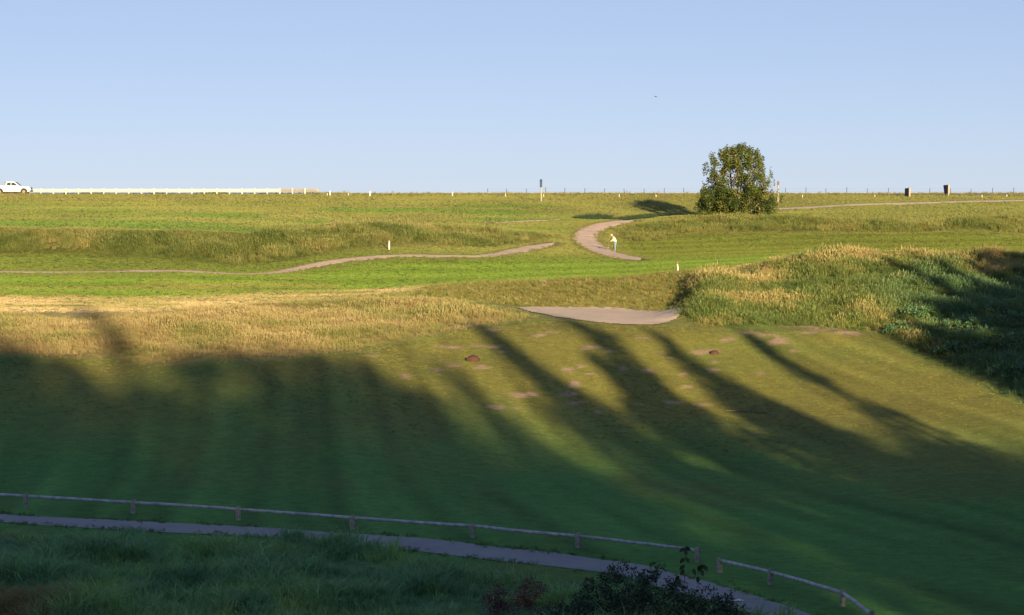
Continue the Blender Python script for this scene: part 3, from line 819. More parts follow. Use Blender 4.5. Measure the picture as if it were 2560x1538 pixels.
# sedge in the two ditches by the dirt path
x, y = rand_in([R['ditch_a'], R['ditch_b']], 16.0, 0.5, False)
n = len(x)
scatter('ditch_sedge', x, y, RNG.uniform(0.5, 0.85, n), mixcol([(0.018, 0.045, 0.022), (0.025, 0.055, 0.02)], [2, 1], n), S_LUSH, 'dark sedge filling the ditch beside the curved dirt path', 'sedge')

# grass creeping over the edges of the paths
fx, fy = [], []
for k_, (L_, w_) in PATHS.items():
    t_ = np.gradient(L_, axis=0); t_ /= np.linalg.norm(t_, axis=1)[:, None] + 1e-9
    nn_ = np.stack([-t_[:, 1], t_[:, 0]], -1)
    for sd in (-1, 1):
        for rpt in range(5):
            q = L_ + nn_ * (sd * (w_ / 2 + RNG.normal(0.02, 0.13, len(L_))))[:, None] + RNG.normal(0, .2, L_.shape)
            fx.append(q[:, 0]); fy.append(q[:, 1])
fx = np.concatenate(fx); fy = np.concatenate(fy)
m = (np.abs(fx) < fy * .235 + 4) & (fbm(fx, fy, 1.2, 2, 3) > .40)
fx, fy = fx[m], fy[m]; n = len(fx)
gc = ground_colour(fx, fy)
gc = np.where((fy < 120)[:, None], np.array([0.075, 0.17, 0.055]), np.array([0.16, 0.17, 0.045]))
scatter('path_edge_grass', fx, fy, RNG.uniform(0.2, 0.5, n), jitter(gc, .2), S_GRN, 'short grass creeping over the path edges', 'grass')

# grass edge along the crest of the road
cx_ = RNG.uniform(-75, 75, 5200); cy_ = RNG.choice([316.6, 324.6, 326.0, 328.0], 5200) + RNG.normal(0, 0.35, 5200)
m = np.abs(cx_) < cy_ * .235 + 4
cx_, cy_ = cx_[m], cy_[m]
n = len(cx_)
scatter('verge_grass', cx_, cy_, RNG.uniform(0.3, 0.7, n) * (0.4 + 1.2 * fbm(cx_, cy_, 4, 3, 1)) * np.where(RNG.random(n) < .02, 2.0, 1.0), mixcol([OLV, GOLD, STRAW, GREEN], [3, 2, 1, 2], n), S_GRN, 'uneven verge grass along the road at the skyline', 'grass')

#SPLIT_OBJECTS
# ------------------------------------------------------------------ trees and shrubs
def leaf_cloud(name, centres, radii, per, size, cols, mat, seed, aspect=0.6, up=0.3):
    """many small leaf quads clustered round clump centres, one mesh with a colour per leaf"""
    rg = np.random.default_rng(seed)
    V, C_ = [], []
    for c, r, k in zip(centres, radii, per):
        p = rg.normal(0, 1, (k, 3)); p /= np.linalg.norm(p, axis=1)[:, None]
        p = p * (rg.random((k, 1)) ** 0.45) * np.asarray(r) + np.asarray(c)
        nrm = rg.normal(0, 1, (k, 3)); nrm[:, 2] += up; nrm /= np.linalg.norm(nrm, axis=1)[:, None]
        t = np.cross(nrm, rg.normal(0, 1, (k, 3))); t /= np.linalg.norm(t, axis=1)[:, None]
        b_ = np.cross(nrm, t)
        sz = size * rg.uniform(0.65, 1.3, (k, 1))
        a1 = p - t * sz * .5; a2 = p + b_ * sz * aspect * .5; a3 = p + t * sz * .5; a4 = p - b_ * sz * aspect * .5
        V.append(np.stack([a1, a2, a3, a4], 1).reshape(-1, 3))
        base = np.array(cols)[rg.integers(0, len(cols))] * (1 + rg.normal(0, .10))
        cc = base * (1 + rg.normal(0, .16, (k, 1)))
        C_.append(np.repeat(cc, 4, axis=0))
    V = np.concatenate(V); C_ = np.clip(np.concatenate(C_), 0.004, 0.7)
    me = np_mesh(name, V, quads=np.arange(len(V)).reshape(-1, 4), mat=mat, smooth=False)
    a = me.attributes.new('col', 'FLOAT_COLOR', 'POINT')
    a.data.foreach_set('color', np.hstack([C_, np.ones((len(C_), 1))]).astype(np.float32).ravel())
    return me

M_LEAF = plant_mat('leaf', 'GEOMETRY', 0.25, rough=0.45, spec=0.35)
M_BARK = simple('bark', (0.20, 0.16, 0.12), 0.9, noise=0.35, scale=6, bump=0.6)
M_PALEBARK = simple('pale_bark', (0.36, 0.31, 0.24), 0.9, noise=0.3, scale=5, bump=0.5)

def lone_tree():
    base = G(1842, 536); base.z -= 0.1
    t = empty('poplar_tree', base)
    t.scale = (1.07, 1.07, 1.0)
    tag(t, 'lone bushy tree with several stems on the grass mound near the skyline', 'tree')
    rg = np.random.default_rng(21)
    # silhouette: height -> half width
    hk = [0.0, 0.4, 1.2, 2.4, 3.6, 4.8, 6.0, 7.0, 7.7, 8.0]
    wk = [3.2, 4.1, 4.75, 4.7, 3.95, 3.6, 3.1, 2.3, 1.4, 0.5]
    tops, parts = [], []
    for i in range(13):
        a = rg.uniform(0, 2 * math.pi)
        h = rg.uniform(5.2, 7.8) if i > 4 else rg.uniform(2.5, 4.5)
        r = np.interp(h, hk, wk) * rg.uniform(.25, .85)
        b0 = np.array([rg.normal(0, .5), rg.normal(0, .5), -0.2])
        p = [b0, b0 + np.array([math.cos(a) * r * .35, math.sin(a) * r * .35, h * .33]), b0 + np.array([math.cos(a) * r * .75, math.sin(a) * r * .75, h * .7]), b0 + np.array([math.cos(a) * r, math.sin(a) * r, h])]
        parts.append(tube_VF(p, [0.13, 0.10, 0.06, 0.02], 6))
        tops.append(p)
        for _ in range(5):
            f = rg.uniform(.3, .95); k = min(int(f * 3), 2); q = p[k] + (p[k + 1] - p[k]) * (f * 3 - k)
            aa = rg.uniform(0, 6.28); l = rg.uniform(.6, 1.5)
            e = q + np.array([math.cos(aa) * l, math.sin(aa) * l, l * rg.uniform(.2, 1.0)])
            parts.append(tube_VF([q, (q + e) / 2 + [0, 0, .05], e], [0.045, 0.03, 0.012], 5))
    V, Fc = merge_VF(parts)
    mesh_obj('trunk', V, Fc, M_BARK, t, True)
    cs, rs, ks = [], [], []
    n = 0
    while n < 430:
        h = rg.uniform(0.35, 7.7) if rg.random() < .66 else rg.uniform(.2, 3.0)
        w = np.interp(h, hk, wk)
        a = rg.uniform(0, 2 * math.pi); f = rg.random() ** 0.40
        lump = 0.88 + 0.20 * math.sin(3 * a + h * 1.1) * math.sin(2.1 * h + a)
        x, y = w * f * lump * math.cos(a), w * f * lump * math.sin(a)
        # a few see-through holes in the middle of the crown
        if any((x - hx) ** 2 + (h - hz) ** 2 < hr ** 2 for hx, hz, hr in ((-.75, 4.6, .42), (-.5, 3.2, .5), (.6, 6.0, .40), (1.5, 3.9, .38), (.55, 3.1, .36), (-1.6, 4.6, .3), (1.2, 4.9, .33))): continue
        cs.append((x, y, h)); rs.append((rg.uniform(.36, .56), rg.uniform(.36, .56), rg.uniform(.5, .9))); ks.append(int(rg.uniform(50, 100))); n += 1
    # upright shoots breaking the outline
    for _ in range(26):
        h = rg.uniform(1.0, 7.8); w = np.interp(h, hk, wk); a = rg.choice([0, math.pi]) + rg.normal(0, .5)
        cs.append((w * math.cos(a) * 1.02, w * math.sin(a), h + .25)); rs.append((.16, .16, .55)); ks.append(13)
    cols = [(0.090, 0.115, 0.022), (0.110, 0.125, 0.026), (0.065, 0.090, 0.020), (0.130, 0.130, 0.030), (0.050, 0.075, 0.020)]
    me = leaf_cloud('crown', cs, rs, ks, 0.19, cols, M_LEAF, 5, 0.75)
    link(bpy.data.objects.new('crown', me), t)
lone_tree()

# the row of tall trees on the near bank: they stand outside the picture, their long shadows lie across the slope
def shade_tree_mesh(seed, H=16.0, kind='poplar'):
    rg = np.random.default_rng(seed)
    cs, rs, ks = [], [], []
    for _ in range({'poplar': 92, 'round': 130, 'dense': 260}[kind]):
        h = H * (0.10 + 0.90 * rg.random() ** 0.85)
        f = h / H
        w = (2.7 * (1 - f) ** 0.62 + 0.22) * (0.85 + .3 * rg.random()) if kind == 'poplar' else (3.6 * math.sqrt(max(0.02, 1 - (2 * f - 1.05) ** 2))) if kind == 'round' else 3.4 * (1 - f ** 5) ** .5 + .3
        a = rg.uniform(0, 6.283); q = w * rg.random() ** .5
        cs.append((q * math.cos(a), q * math.sin(a), h)); q_ = rg.uniform(.55, 1.05); rs.append((q_, q_, q_ * 1.35)); ks.append(int(rg.uniform(8, 40)))
    cols = [(0.06, 0.09, 0.02), (0.08, 0.10, 0.025)]
    crown = leaf_cloud('crown', cs, rs, ks, 0.42, cols, M_LEAF, seed + 40, 0.7)
    V, Fc = tube_VF([(0, 0, -.6), (.1, .05, H * .3), (0, .1, H * .65), (0, 0, H * .97)], [.32, .24, .13, .03], 8)
    tm = bpy.data.meshes.new('trunk'); tm.from_pydata([tuple(v) for v in V], [], Fc); tm.materials.append(M_BARK)
    return tm, crown
SHADE = [shade_tree_mesh(3, 16, 'poplar'), shade_tree_mesh(4, 16, 'poplar'), shade_tree_mesh(5, 16, 'round'), shade_tree_mesh(6, 16, 'dense')]
def shade_tree(u, v, want=17.0, wide=1.0, kind=0):
    p = ground_hit(u, v, gz); pz = float(gz(p[0:1], p[1:2])[0])
    hx, hy = math.sin(rad(SUN_AZ)), -math.cos(rad(SUN_AZ))
    best = None
    for d in np.arange(70, 230, 2.0):                      # how far towards the sun the tree stands so that it is `want` metres tall
        x, y = p[0] + hx * d, p[1] + hy * d
        if y > -12 and abs(x) < 0.2126 * max(y, 0) + 5.6 * wide + 3: continue
        g = float(gz(np.array([x]), np.array([y]))[0])
        h = pz + d * math.tan(rad(SUN_EL)) - g
        if best is None or abs(h - want) < best[0]: best = (abs(h - want), x, y, g, h)
    _, x, y, g, h = best
    t = empty('bank_tree', (x, y, g), random.uniform(0, 6.28))
    s = h / 16.0
    t.scale = (wide, wide, s)
    tag(t, 'tall leafy tree in the row on the near bank beside the viewpoint', 'tree', 'trees in a row on the near bank')
    tm, cm = SHADE[kind]
    link(bpy.data.objects.new('trunk', tm), t); link(bpy.data.objects.new('crown', cm), t)
for a in [(-330,760,18,1.2,0),(-150,785,18,.9,1),(205,768,18,.62,1),
          (-40,818,18,.7,0),(40,852,17,.5,1),(-60,892,17,1.1,2),(20,888,17,1.0,0),(95,893,17,1.1,2),(170,905,17,.8,0),(455,895,18,.9,2),(530,882,18,1.1,2),(610,884,18,1.0,0),(690,888,19,1.1,2),(770,884,18,1.0,0),(845,892,18,.9,2),(920,930,17,.9,0),(1000,960,17,.9,2),
          (1195,815,18,.75,1),(1085,905,17,.8,0),(1405,797,18,.95,0),(1330,910,17,.7,1),(1470,880,17,.6,1),(1645,838,18,.8,0),(1545,905,17,.9,1),(1860,832,18,.6,1),(1760,915,17,.8,0),
          (2190,652,20,.5,1),(2270,648,20,.6,0),(2350,648,20,.6,1),(2430,645,20,.8,3),(2520,643,20,1.0,3),(2620,643,20,1.1,3),(2720,643,20,1.1,3),
          (2225,838,19,.6,0),(2255,800,19,.8,0),(2310,765,19,.9,3),(2380,748,19,1.0,3),(2450,735,19,1.1,3),(2530,720,19,1.1,3),(2620,705,19,1.2,3),(2710,690,19,1.2,3),
          (2310,835,18,.8,3),(2390,870,18,.9,3),(2470,905,18,1.0,3),(2550,940,18,1.1,3),(2640,970,18,1.1,3),(2480,820,19,1.1,3),(2590,810,19,1.2,3),(2720,840,19,1.2,3)]:
    shade_tree(*a)
_rk = random.Random(5)
for u in range(-320, 2560, 110):
    v = 985 + _rk.uniform(-30, 40) + max(0, (u - 1750)) * 0.19 + (75 if 1000 < u < 1330 else 0)
    shade_tree(u + _rk.uniform(-30, 30), v, 15 + _rk.uniform(-1, 2), _rk.uniform(.9, 1.3), _rk.choice([0, 1, 2]))
for u in range(-320, 2900, 150):
    shade_tree(u + _rk.uniform(-40, 40), 1150 + _rk.uniform(-20, 40) + max(0, (u - 1900)) * 0.1, 10 + _rk.uniform(-1, 1), _rk.uniform(1.0, 1.3), 2)

# shrubs at the foot of the picture
def shrub(name, label, u, v, w, h, n, size, cols, seed, d=None, group=None):
    base = G(u, v)
    t = empty(name, base)
    tag(t, label, 'shrub', group)
    rg = np.random.default_rng(seed)
    cs, rs, ks, parts = [], [], [], []
    for i in range(n):
        a = rg.uniform(0, 6.283); f = rg.random() ** .5
        hh = h * math.sqrt(max(0.05, 1 - f * f)) * rg.uniform(.35, 1.0)
        c = np.array([w * f * math.cos(a), .6 * w * f * math.sin(a), hh])
        cs.append(c); rs.append((.24, .24, .22)); ks.append(int(rg.uniform(26, 44)))
        if i % 4 == 0: parts.append(tube_VF([c * [.15, .15, 0] + [0, 0, -.1], c * [.5, .5, .5], c], [.02, .014, .006], 5))
    V, Fc = merge_VF(parts)
    mesh_obj('stems', V, Fc, M_BARK, t, True)
    link(bpy.data.objects.new('foliage', leaf_cloud('foliage', cs, rs, ks, size, cols, M_LEAF, seed + 7, .5)), t)
    return t
DK = [(0.028, 0.058, 0.030), (0.038, 0.078, 0.040), (0.055, 0.10, 0.050)]
shrub('willow_shrub', 'dark leafy shrub at the picture foot hiding part of the asphalt path', 1590, 1565, 2.3, 2.25, 190, 0.12, DK, 31)
shrub('willow_shrub', 'low dark shrub between the big shrub and the asphalt path', 1765, 1578, 1.6, 1.55, 90, 0.12, DK, 32)
shrub('willow_shrub', 'low dark shrub left of the big one at the picture foot', 1440, 1585, 1.5, 1.3, 80, 0.12, DK, 35)
shrub('dock_weed', 'reddish brown seeding weed in the deep grass, left of two', 1245, 1545, .55, 1.25, 34, 0.08, [(0.13, 0.045, 0.05), (0.10, 0.04, 0.045)], 33)
shrub('dock_weed', 'reddish brown seeding weed nearest the dark shrub', 1328, 1535, .60, 1.45, 40, 0.08, [(0.14, 0.045, 0.052), (0.10, 0.04, 0.05)], 34)
# bluish bushes in the shade at the right edge
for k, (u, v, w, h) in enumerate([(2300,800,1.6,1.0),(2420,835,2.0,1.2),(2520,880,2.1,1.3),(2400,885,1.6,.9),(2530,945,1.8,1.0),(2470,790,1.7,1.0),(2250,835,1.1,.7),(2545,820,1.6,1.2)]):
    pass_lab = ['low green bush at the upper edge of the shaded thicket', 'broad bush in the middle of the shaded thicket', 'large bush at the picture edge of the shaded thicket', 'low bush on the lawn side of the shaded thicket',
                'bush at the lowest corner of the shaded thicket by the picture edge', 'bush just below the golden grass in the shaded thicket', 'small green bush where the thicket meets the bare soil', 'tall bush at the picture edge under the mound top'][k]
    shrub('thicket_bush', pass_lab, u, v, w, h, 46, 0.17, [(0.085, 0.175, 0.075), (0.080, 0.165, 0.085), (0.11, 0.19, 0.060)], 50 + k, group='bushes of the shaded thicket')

def sapling():
    base = G(1712, 1560)
    t = empty('aspen_sapling', base)
    tag(t, 'thin sapling with drooping leaves rising above the dark shrub', 'sapling')
    P = [(0, 0, -.1), (.02, 0, .9), (-.02, 0, 1.8), (.0, 0, 2.75)]
    V, Fc = tube_VF(P, [.022, .018, .012, .005], 6)
    B = [((0, 0, 1.75), (.35, 0, 2.0), (.62, .05, 2.12)), ((0, 0, 1.3), (-.15, 0, 1.6), (-.22, 0, 1.72)), ((.3, 0, 1.95), (.42, 0, 1.78), (.46, 0, 1.66))]
    V, Fc = merge_VF([(V, Fc)] + [tube_VF(q, [.01, .008, .004], 5) for q in B])
    mesh_obj('stem', V, Fc, M_BARK, t, True)
    M_SL = simple('sapling_leaf', (0.035, 0.060, 0.02), 0.5, noise=.2)
    leaf = bpy.data.meshes.new('leaf')
    leaf.from_pydata([(0, 0, 0), (.05, .012, -.05), (.062, .0, -.13), (0, 0, -.24), (-.062, 0, -.13), (-.05, .012, -.05), (0, .02, -.1)], [], [(0, 1, 6), (1, 2, 6), (2, 3, 6), (3, 4, 6), (4, 5, 6), (5, 0, 6)])
    leaf.materials.append(M_SL)
    for i, (x, y, z, ry) in enumerate([(0, 0, 2.75, .9), (0, 0, 2.72, -.9), (.0, 0, 2.68, .2), (-.02, 0, 2.35, -.7), (.02, 0, 2.38, .6), (-.02, 0, 2.1, -.8), (-.22, 0, 1.72, -.4), (-.02, 0, 1.95, -.6),
                                       (.62, 0, 2.12, .5), (.6, 0, 2.12, -.2), (.5, 0, 2.08, .1), (.46, 0, 1.7, 0), (.3, 0, 1.98, .2), (.68, 0, 2.08, .8), (-.2, 0, 1.6, -.2), (.58, 0, 1.95, .3)]):
        o = link(bpy.data.objects.new('leaf', leaf), t)
        o.location = (x, y, z); o.rotation_euler = (random.uniform(-.4, .4), -ry, random.uniform(-.5, .5)); o.scale = (1.15,) * 3
sapling()

# ------------------------------------------------------------------ log rail fence by the asphalt path
M_POST = simple('weathered_post', (0.30, 0.285, 0.26), 0.9, noise=.35, scale=9, bump=.6)
M_RAIL = simple('weathered_rail', (0.40, 0.41, 0.44), 0.85, noise=.35, scale=4, bump=.5)
M_CUT = simple('cut_wood', (0.52, 0.47, 0.36), 0.9, noise=.2, scale=12)
M_BOLT = simple('dark_bolt', (0.05, 0.05, 0.055), 0.5, metal=.6)

def log_fence(label, posts, first_out=None, flip=False):
    P = [G(u, v) for u, v in posts]
    root = empty('log_rail_fence', P[0])
    tag(root, label, 'fence', 'log rail fence runs beside the asphalt path')
    rg = random.Random(len(posts))
    o0 = P[0]
    for i, p in enumerate(P):
        d = (P[min(i + 1, len(P) - 1)] - P[max(i - 1, 0)]); ang = math.atan2(d.y, d.x)
        bm = box_bm(0.20, 0.16, 0.86, (0, 0, 0.20), 0.02)
        for vtx in bm.verts:
            vtx.co.x += rg.uniform(-.008, .008); vtx.co.y += rg.uniform(-.008, .008)
            if vtx.co.z > .5: vtx.co.z += .03 * (vtx.co.x / .1)
        po = bm_obj('post', bm, M_POST, root)
        po.location = p - o0; po.rotation_euler = (rg.uniform(-.03, .03), rg.uniform(-.04, .04), ang)
        bo = bm_obj('bolt', box_bm(.035, .02, .035, (0, -.088, .2), .006), M_BOLT, po)
    for i in range(len(P) - 1):
        a, b2 = P[i] - o0, P[i + 1] - o0
        dd = (b2 - a); ln = dd.length; dd.normalize()
        za = Vector((0, 0, 0.50))
        r0 = rg.uniform(.066, .076); r1 = rg.uniform(.066, .076)
        pts, rr = [], []
        bow = rg.uniform(-.05, .03)
        for k in range(9):
            f = k / 8
            q = a + dd * (0.13 + (ln - 0.26) * f) + za + Vector((0, 0, bow * math.sin(math.pi * f) + rg.uniform(-.006, .006)))
            pts.append(q); rr.append((r0 + (r1 - r0) * f) * (0.97 + .06 * rg.random()))
        V, Fc = tube_VF(pts, rr, 10)
        ra = mesh_obj('rail', V, Fc, M_RAIL, root, True)
        # the pale trimmed tenons that enter the posts
        for (q0, q1) in ((a + dd * 0.07 + za, pts[0] + dd * .03), (b2 - dd * 0.07 + za, pts[-1] - dd * .03)):
            V, Fc = tube_VF([q0, q1], [.05, .081], 10)
            mesh_obj('tenon', V, Fc, M_CUT, ra, True)
    return root
LF = [(-205,1247),(65,1268),(333,1284),(596,1301),(882,1323),(1182,1344),(1445,1370),(1743,1406)]
log_fence('long low log rail fence running beside the asphalt path from the picture edge', LF)
log_fence('short bent log rail fence beyond the gap beside the asphalt path', [(1800,1432),(1926,1462),(2106,1516),(2178,1572)])

# ------------------------------------------------------------------ dirt heaps, fallen branch, scrap
M_HEAP = simple('fresh_soil', (0.075, 0.034, 0.026), 0.95, noise=.3, scale=14, bump=.9)
def heap(u, v, w, h, label, seed):
    rg = np.random.default_rng(seed)
    p = G(u, v)
    V, Fc = [], []
    nr, na = 6, 18
    for i in range(nr + 1):
        f = i / nr
        for k in range(na):
            a = 2 * math.pi * k / na
            r = w / 2 * math.sin(f * math.pi / 2) * (1 + .09 * rg.normal() * f)
            V.append((r * math.cos(a), r * .9 * math.sin(a), h * math.cos(f * math.pi / 2) ** .8 * (1 + .08 * rg.normal()) - (.06 if i == nr else 0)))
    for i in range(nr):
        for k in range(na):
            k2 = (k + 1) % na
            Fc.append((i * na + k, (i + 1) * na + k, (i + 1) * na + k2, i * na + k2))
    o = mesh_obj('dirt_heap', V, Fc, M_HEAP, None, True)
    o.location = p
    tag(o, label, 'dirt heap', 'burrow heaps on the mown slope')
heap(1182, 902, .86, .33, 'larger dome of fresh red brown soil on the mown slope', 3)
heap(1786, 884, .62, .2, 'smaller heap of red brown soil on a bare patch below the mound', 4)
def twig():
    a = [G(u, v) for u, v in ((1815, 1029), (1850, 1030), (1880, 1031), (1915, 1034), (1935, 1042))]
    o0 = a[0]
    V, Fc = tube_VF([q - o0 + Vector((0, 0, .05 + .03 * (i % 2))) for i, q in enumerate(a)], [.02, .035, .04, .03, .012], 6)
    b_ = [G(1870, 1030), G(1892, 1026), G(1905, 1026)]
    V, Fc = merge_VF([(V, Fc), tube_VF([q - o0 + Vector((0, 0, .07)) for q in b_], [.02, .014, .006], 5)])
    o = mesh_obj('fallen_branch', V, Fc, M_BARK, None, True); o.location = o0
    tag(o, 'dark fallen branch lying on the mown slope', 'branch')
twig()
def scrap():
    p = G(1846, 1506)
    V = [(-.2, -.1, .07), (-.05, -.12, .09), (.12, -.08, .06), (.21, .02, .08), (.06, .1, .11), (-.13, .08, .07), (0, 0, .13)]
    o = mesh_obj('paper_scrap', V, [(0, 1, 6), (1, 2, 6), (2, 3, 6), (3, 4, 6), (4, 5, 6), (5, 0, 6)], simple('white_paper', (.75, .76, .76), .8, noise=.08), None)
    o.location = p
    sm = o.modifiers.new('thickness', 'SOLIDIFY'); sm.thickness = .004
    tag(o, 'crumpled white scrap lying on the asphalt path', 'litter')
scrap()

# ------------------------------------------------------------------ course stakes
M_WHITE = simple('white_paint', (.80, .79, .76), .5, noise=.05)
M_RED = simple('red_paint', (.50, .10, .06), .5, noise=.1)
def stake(name, u, v, h, w, label, capmat, cap=.16, lean=0.0, cat='stake', group='white marker stakes with red tops'):
    p = G(u, v)
    t = empty(name, p); tag(t, label, cat, group)
    t.rotation_euler = (0, lean, .3)
    bm = box_bm(w, w, h * (1 - cap) + .15, (0, 0, h * (1 - cap) / 2 - .075), w * .15); bm_obj('shaft', bm, M_WHITE, t)
    bm = box_bm(w * 1.04, w * 1.04, h * cap, (0, 0, h * (1 - cap / 2) + .002), w * .15); bm_obj('painted_top', bm, capmat, t)
    return t
stake('course_stake', 973, 625, .95, .10, 'white stake with a red top on the green above the dirt path', M_RED)
stake('course_stake', 1695, 677, .72, .09, 'white stake with a red top at the fairway edge above the bunker', M_RED, .28, -.12)
o = bm_obj('sprinkler_box', box_bm(.22, .22, .26, (0, 0, .08), .03), simple('green_plastic', (.03, .06, .012), .6, noise=.1), None)
o.location = G(1800, 656); tag(o, 'small dark green box standing on the fairway', 'box')

# ------------------------------------------------------------------ golfer
def skin_body(name, chains, mat, parent, root_i=0, sub=2):
    """chains: (list of (point, radius), ...) joined where points coincide; grown with a Skin modifier"""
    bm = bmesh.new()
    lay = bm.verts.layers.skin.verify()
    idx = {}
    def vert(p, r):
        k = tuple(round(c, 4) for c in p)
        if k not in idx:
            v_ = bm.verts.new(p); idx[k] = v_
            v_[lay].radius = (r, r) if not isinstance(r, tuple) else r
        return idx[k]
    first = None
    for ch in chains:
        prev = None
        for p, r in ch:
            v_ = vert(p, r)
            if first is None: first = v_; v_[lay].use_root = True
            if prev is not None and prev != v_ and bm.edges.get((prev, v_)) is None: bm.edges.new((prev, v_))
            prev = v_
    me = bpy.data.meshes.new(name); bm.to_mesh(me); bm.free()
    me.materials.append(mat)
    o = link(bpy.data.objects.new(name, me), parent)
    s = o.modifiers.new('skin', 'SKIN'); s.use_smooth_shade = True
    d = o.modifiers.new('smooth', 'SUBSURF'); d.levels = sub; d.render_levels = sub
    return o
def golfer():
    p = G(1538, 628)
    t = empty('person', p)
    tag(t, 'person in a cream jacket, pale jeans and cream cap stooping over a golf club', 'person')
    M_SKIN = simple('skin', (.40, .24, .17), .6, noise=.05)
    M_SHIRT = simple('cream_jacket', (.66, .56, .43), .85, noise=.06, scale=8)
    M_JEAN = simple('pale_denim', (.17, .25, .33), .9, noise=.12, scale=20)
    M_CAP = simple('cream_cap', (.60, .50, .30), .8, noise=.05)
    M_SHOE = simple('shoe', (.30, .31, .30), .7, noise=.1)
    M_GLOVE = simple('dark_glove', (.05, .05, .04), .8, noise=.1)
    hip = (0.02, 0, .88); ch = (-.10, 0, 1.22); nk = (-.22, 0, 1.43); hd = (-.33, 0, 1.50); ht = (-.36, 0, 1.60)
    def leg(s, fx):
        return [(hip, .14), ((.02, s * .09, .84), .115), ((-.04 + fx, s * .11, .47), .075), ((.0 + fx, s * .11, .10), .05), ((-.14 + fx, s * .12, .035), .035)]
    def arm(s):
        return [(ch, .16), ((-.15, s * .19, 1.34), .075), ((-.24, s * .20, 1.08), .052), ((-.47, s * .05, .95), .040), ((-.53, s * .025, .92), .040)]
    body = skin_body('body', [[(hip, .14), (ch, .16), (nk, .07), (hd, .095), (ht, .08)], leg(1, -.06), leg(-1, .0), arm(1), arm(-1)], M_SKIN, t)
    def big(c, k): return [(q, r + k if not isinstance(r, tuple) else r) for q, r in c]
    skin_body('jacket', [big([((.03, 0, .80), .155), (hip, .15), (ch, .165), ((-.19, 0, 1.39), .10)], .02), big(arm(1)[:4], .02), big(arm(-1)[:4], .02)], M_SHIRT, t)
    skin_body('jeans', [big([(hip, .13)] + leg(1, -.06)[1:4], .012), big([(hip, .13)] + leg(-1, 0)[1:4], .012)], M_JEAN, t)
    for s, fx in ((1, -.06), (-1, 0)):
        bm = box_bm(.27, .10, .09, (-.06 + fx, s * .12, .045), .03); bm_obj('shoe', bm, M_SHOE, t, True)
    bm = bmesh.new(); bmesh.ops.create_uvsphere(bm, u_segments=14, v_segments=8, radius=.118)
    for vtx in bm.verts:
        if vtx.co.z < -.01: vtx.co.z = -.01
    cap = bm_obj('cap', bm, M_CAP, t, True); cap.location = (-.35, 0, 1.575); cap.rotation_euler = (0, -.55, 0)
    br = bm_obj('brim', box_bm(.13, .15, .014, (-.15, 0, -.005), .006), M_CAP, cap)
    hr = skin_body('hair', [[((-.27, 0, 1.53), .075), ((-.25, 0, 1.46), .06)]], simple('dark_hair', (.05, .035, .025), .8, noise=.1), t, sub=1)
    # hands: palm and five curled fingers each, closed round the grip
    g0 = Vector((-.535, 0, .935)); gd = (Vector((-.79, 0, .04)) - g0).normalized()
    for s in (1, -1):
        c0 = g0 + gd * (.0 if s > 0 else .085)
        ch_ = [[(tuple(c0 + Vector((.045, s * .03, .015))), .026), (tuple(c0 + Vector((.025, s * .042, -.015))), .024)]]
        hand = skin_body('glove', ch_, M_GLOVE, t, sub=1)
        for k in range(5):
            q = c0 + gd * (k * .019 - .03) + Vector((0, 0, 0))
            l = (.9, 1.0, 1.05, .95, .75)[k]
            fp = [(tuple(q + Vector((.028, s * .040, 0))), .010), (tuple(q + Vector((-.012 * l, s * .036, 0))), .0095), (tuple(q + Vector((-.032 * l, s * .005, 0))), .009), (tuple(q + Vector((-.016 * l, -s * .022, 0))), .008)]
            if k == 0: fp = [(tuple(q + Vector((.03, s * .03, .01))), .011), (tuple(q + Vector((.012, s * -.005, -.01)) ), .010), (tuple(q + gd * .03 + Vector((.012, -s * .02, 0))), .009)]
            skin_body('finger', [fp], M_GLOVE, hand, sub=1)
    # club
    c = empty('golf_club', p + Vector((-.79, 0, .02)))
    tag(c, 'thin golf club held down to the ground by the stooping person', 'golf club')
    M_STEEL = simple('club_steel', (.55, .55, .5), .3, metal=.8); M_GRIP = simple('club_grip', (.04, .04, .04), .8)
    e = g0 - gd * .1 - Vector((-.79, 0, .02)); 
    V, Fc = tube_VF([(0, 0, 0), e * .78], [.008, .009], 6); mesh_obj('shaft', V, Fc, M_STEEL, c, True)
    V, Fc = tube_VF([e * .78, e], [.012, .014], 8); mesh_obj('grip', V, Fc, M_GRIP, c, True)
    bm_obj('club_head', box_bm(.10, .03, .05, (-.04, 0, .01), .01), M_STEEL, c)
golfer()

# ------------------------------------------------------------------ road: pickup, guardrail, delineators, signs, wire fence
M_CAR = simple('white_car_paint', (.84, .84, .83), .25, noise=.02, scale=3, coat=.6, spec=.5)
M_GLASS = simple('car_glass', (.035, .045, .065), .06, noise=.03, spec=.6)
M_TYRE = simple('tyre', (.035, .033, .03), .9, noise=.2, scale=30)
M_RIM = simple('rim', (.55, .45, .36), .45, metal=.6, noise=.1)
M_PLASTIC = simple('dark_plastic', (.06, .055, .05), .7, noise=.15)
M_LAMP = simple('lamp_glass', (.5, .5, .5), .1, noise=.05)
def extrude_profile(P, w, bevel=.03):
    bm = bmesh.new()
    vs_ = [bm.verts.new((x, -w / 2, z)) for x, z in P]
    f = bm.faces.new(vs_)
    r = bmesh.ops.extrude_face_region(bm, geom=[f])
    bmesh.ops.translate(bm, vec=(0, w, 0), verts=[e for e in r['geom'] if isinstance(e, bmesh.types.BMVert)])
    bmesh.ops.recalc_face_normals(bm, faces=bm.faces)
    if bevel:
        ed = [e for e in bm.edges if abs(e.verts[0].co.y - e.verts[1].co.y) < 1e-6]
        bmesh.ops.bevel(bm, geom=ed, offset=bevel, segments=2, affect='EDGES', clamp_overlap=True)
    return bm
def arch(cx, r, z0, a0, a1, n=9):
    return [(cx + r * math.cos(a0 + (a1 - a0) * i / n), z0 + r * math.sin(a0 + (a1 - a0) * i / n)) for i in range(n + 1)]
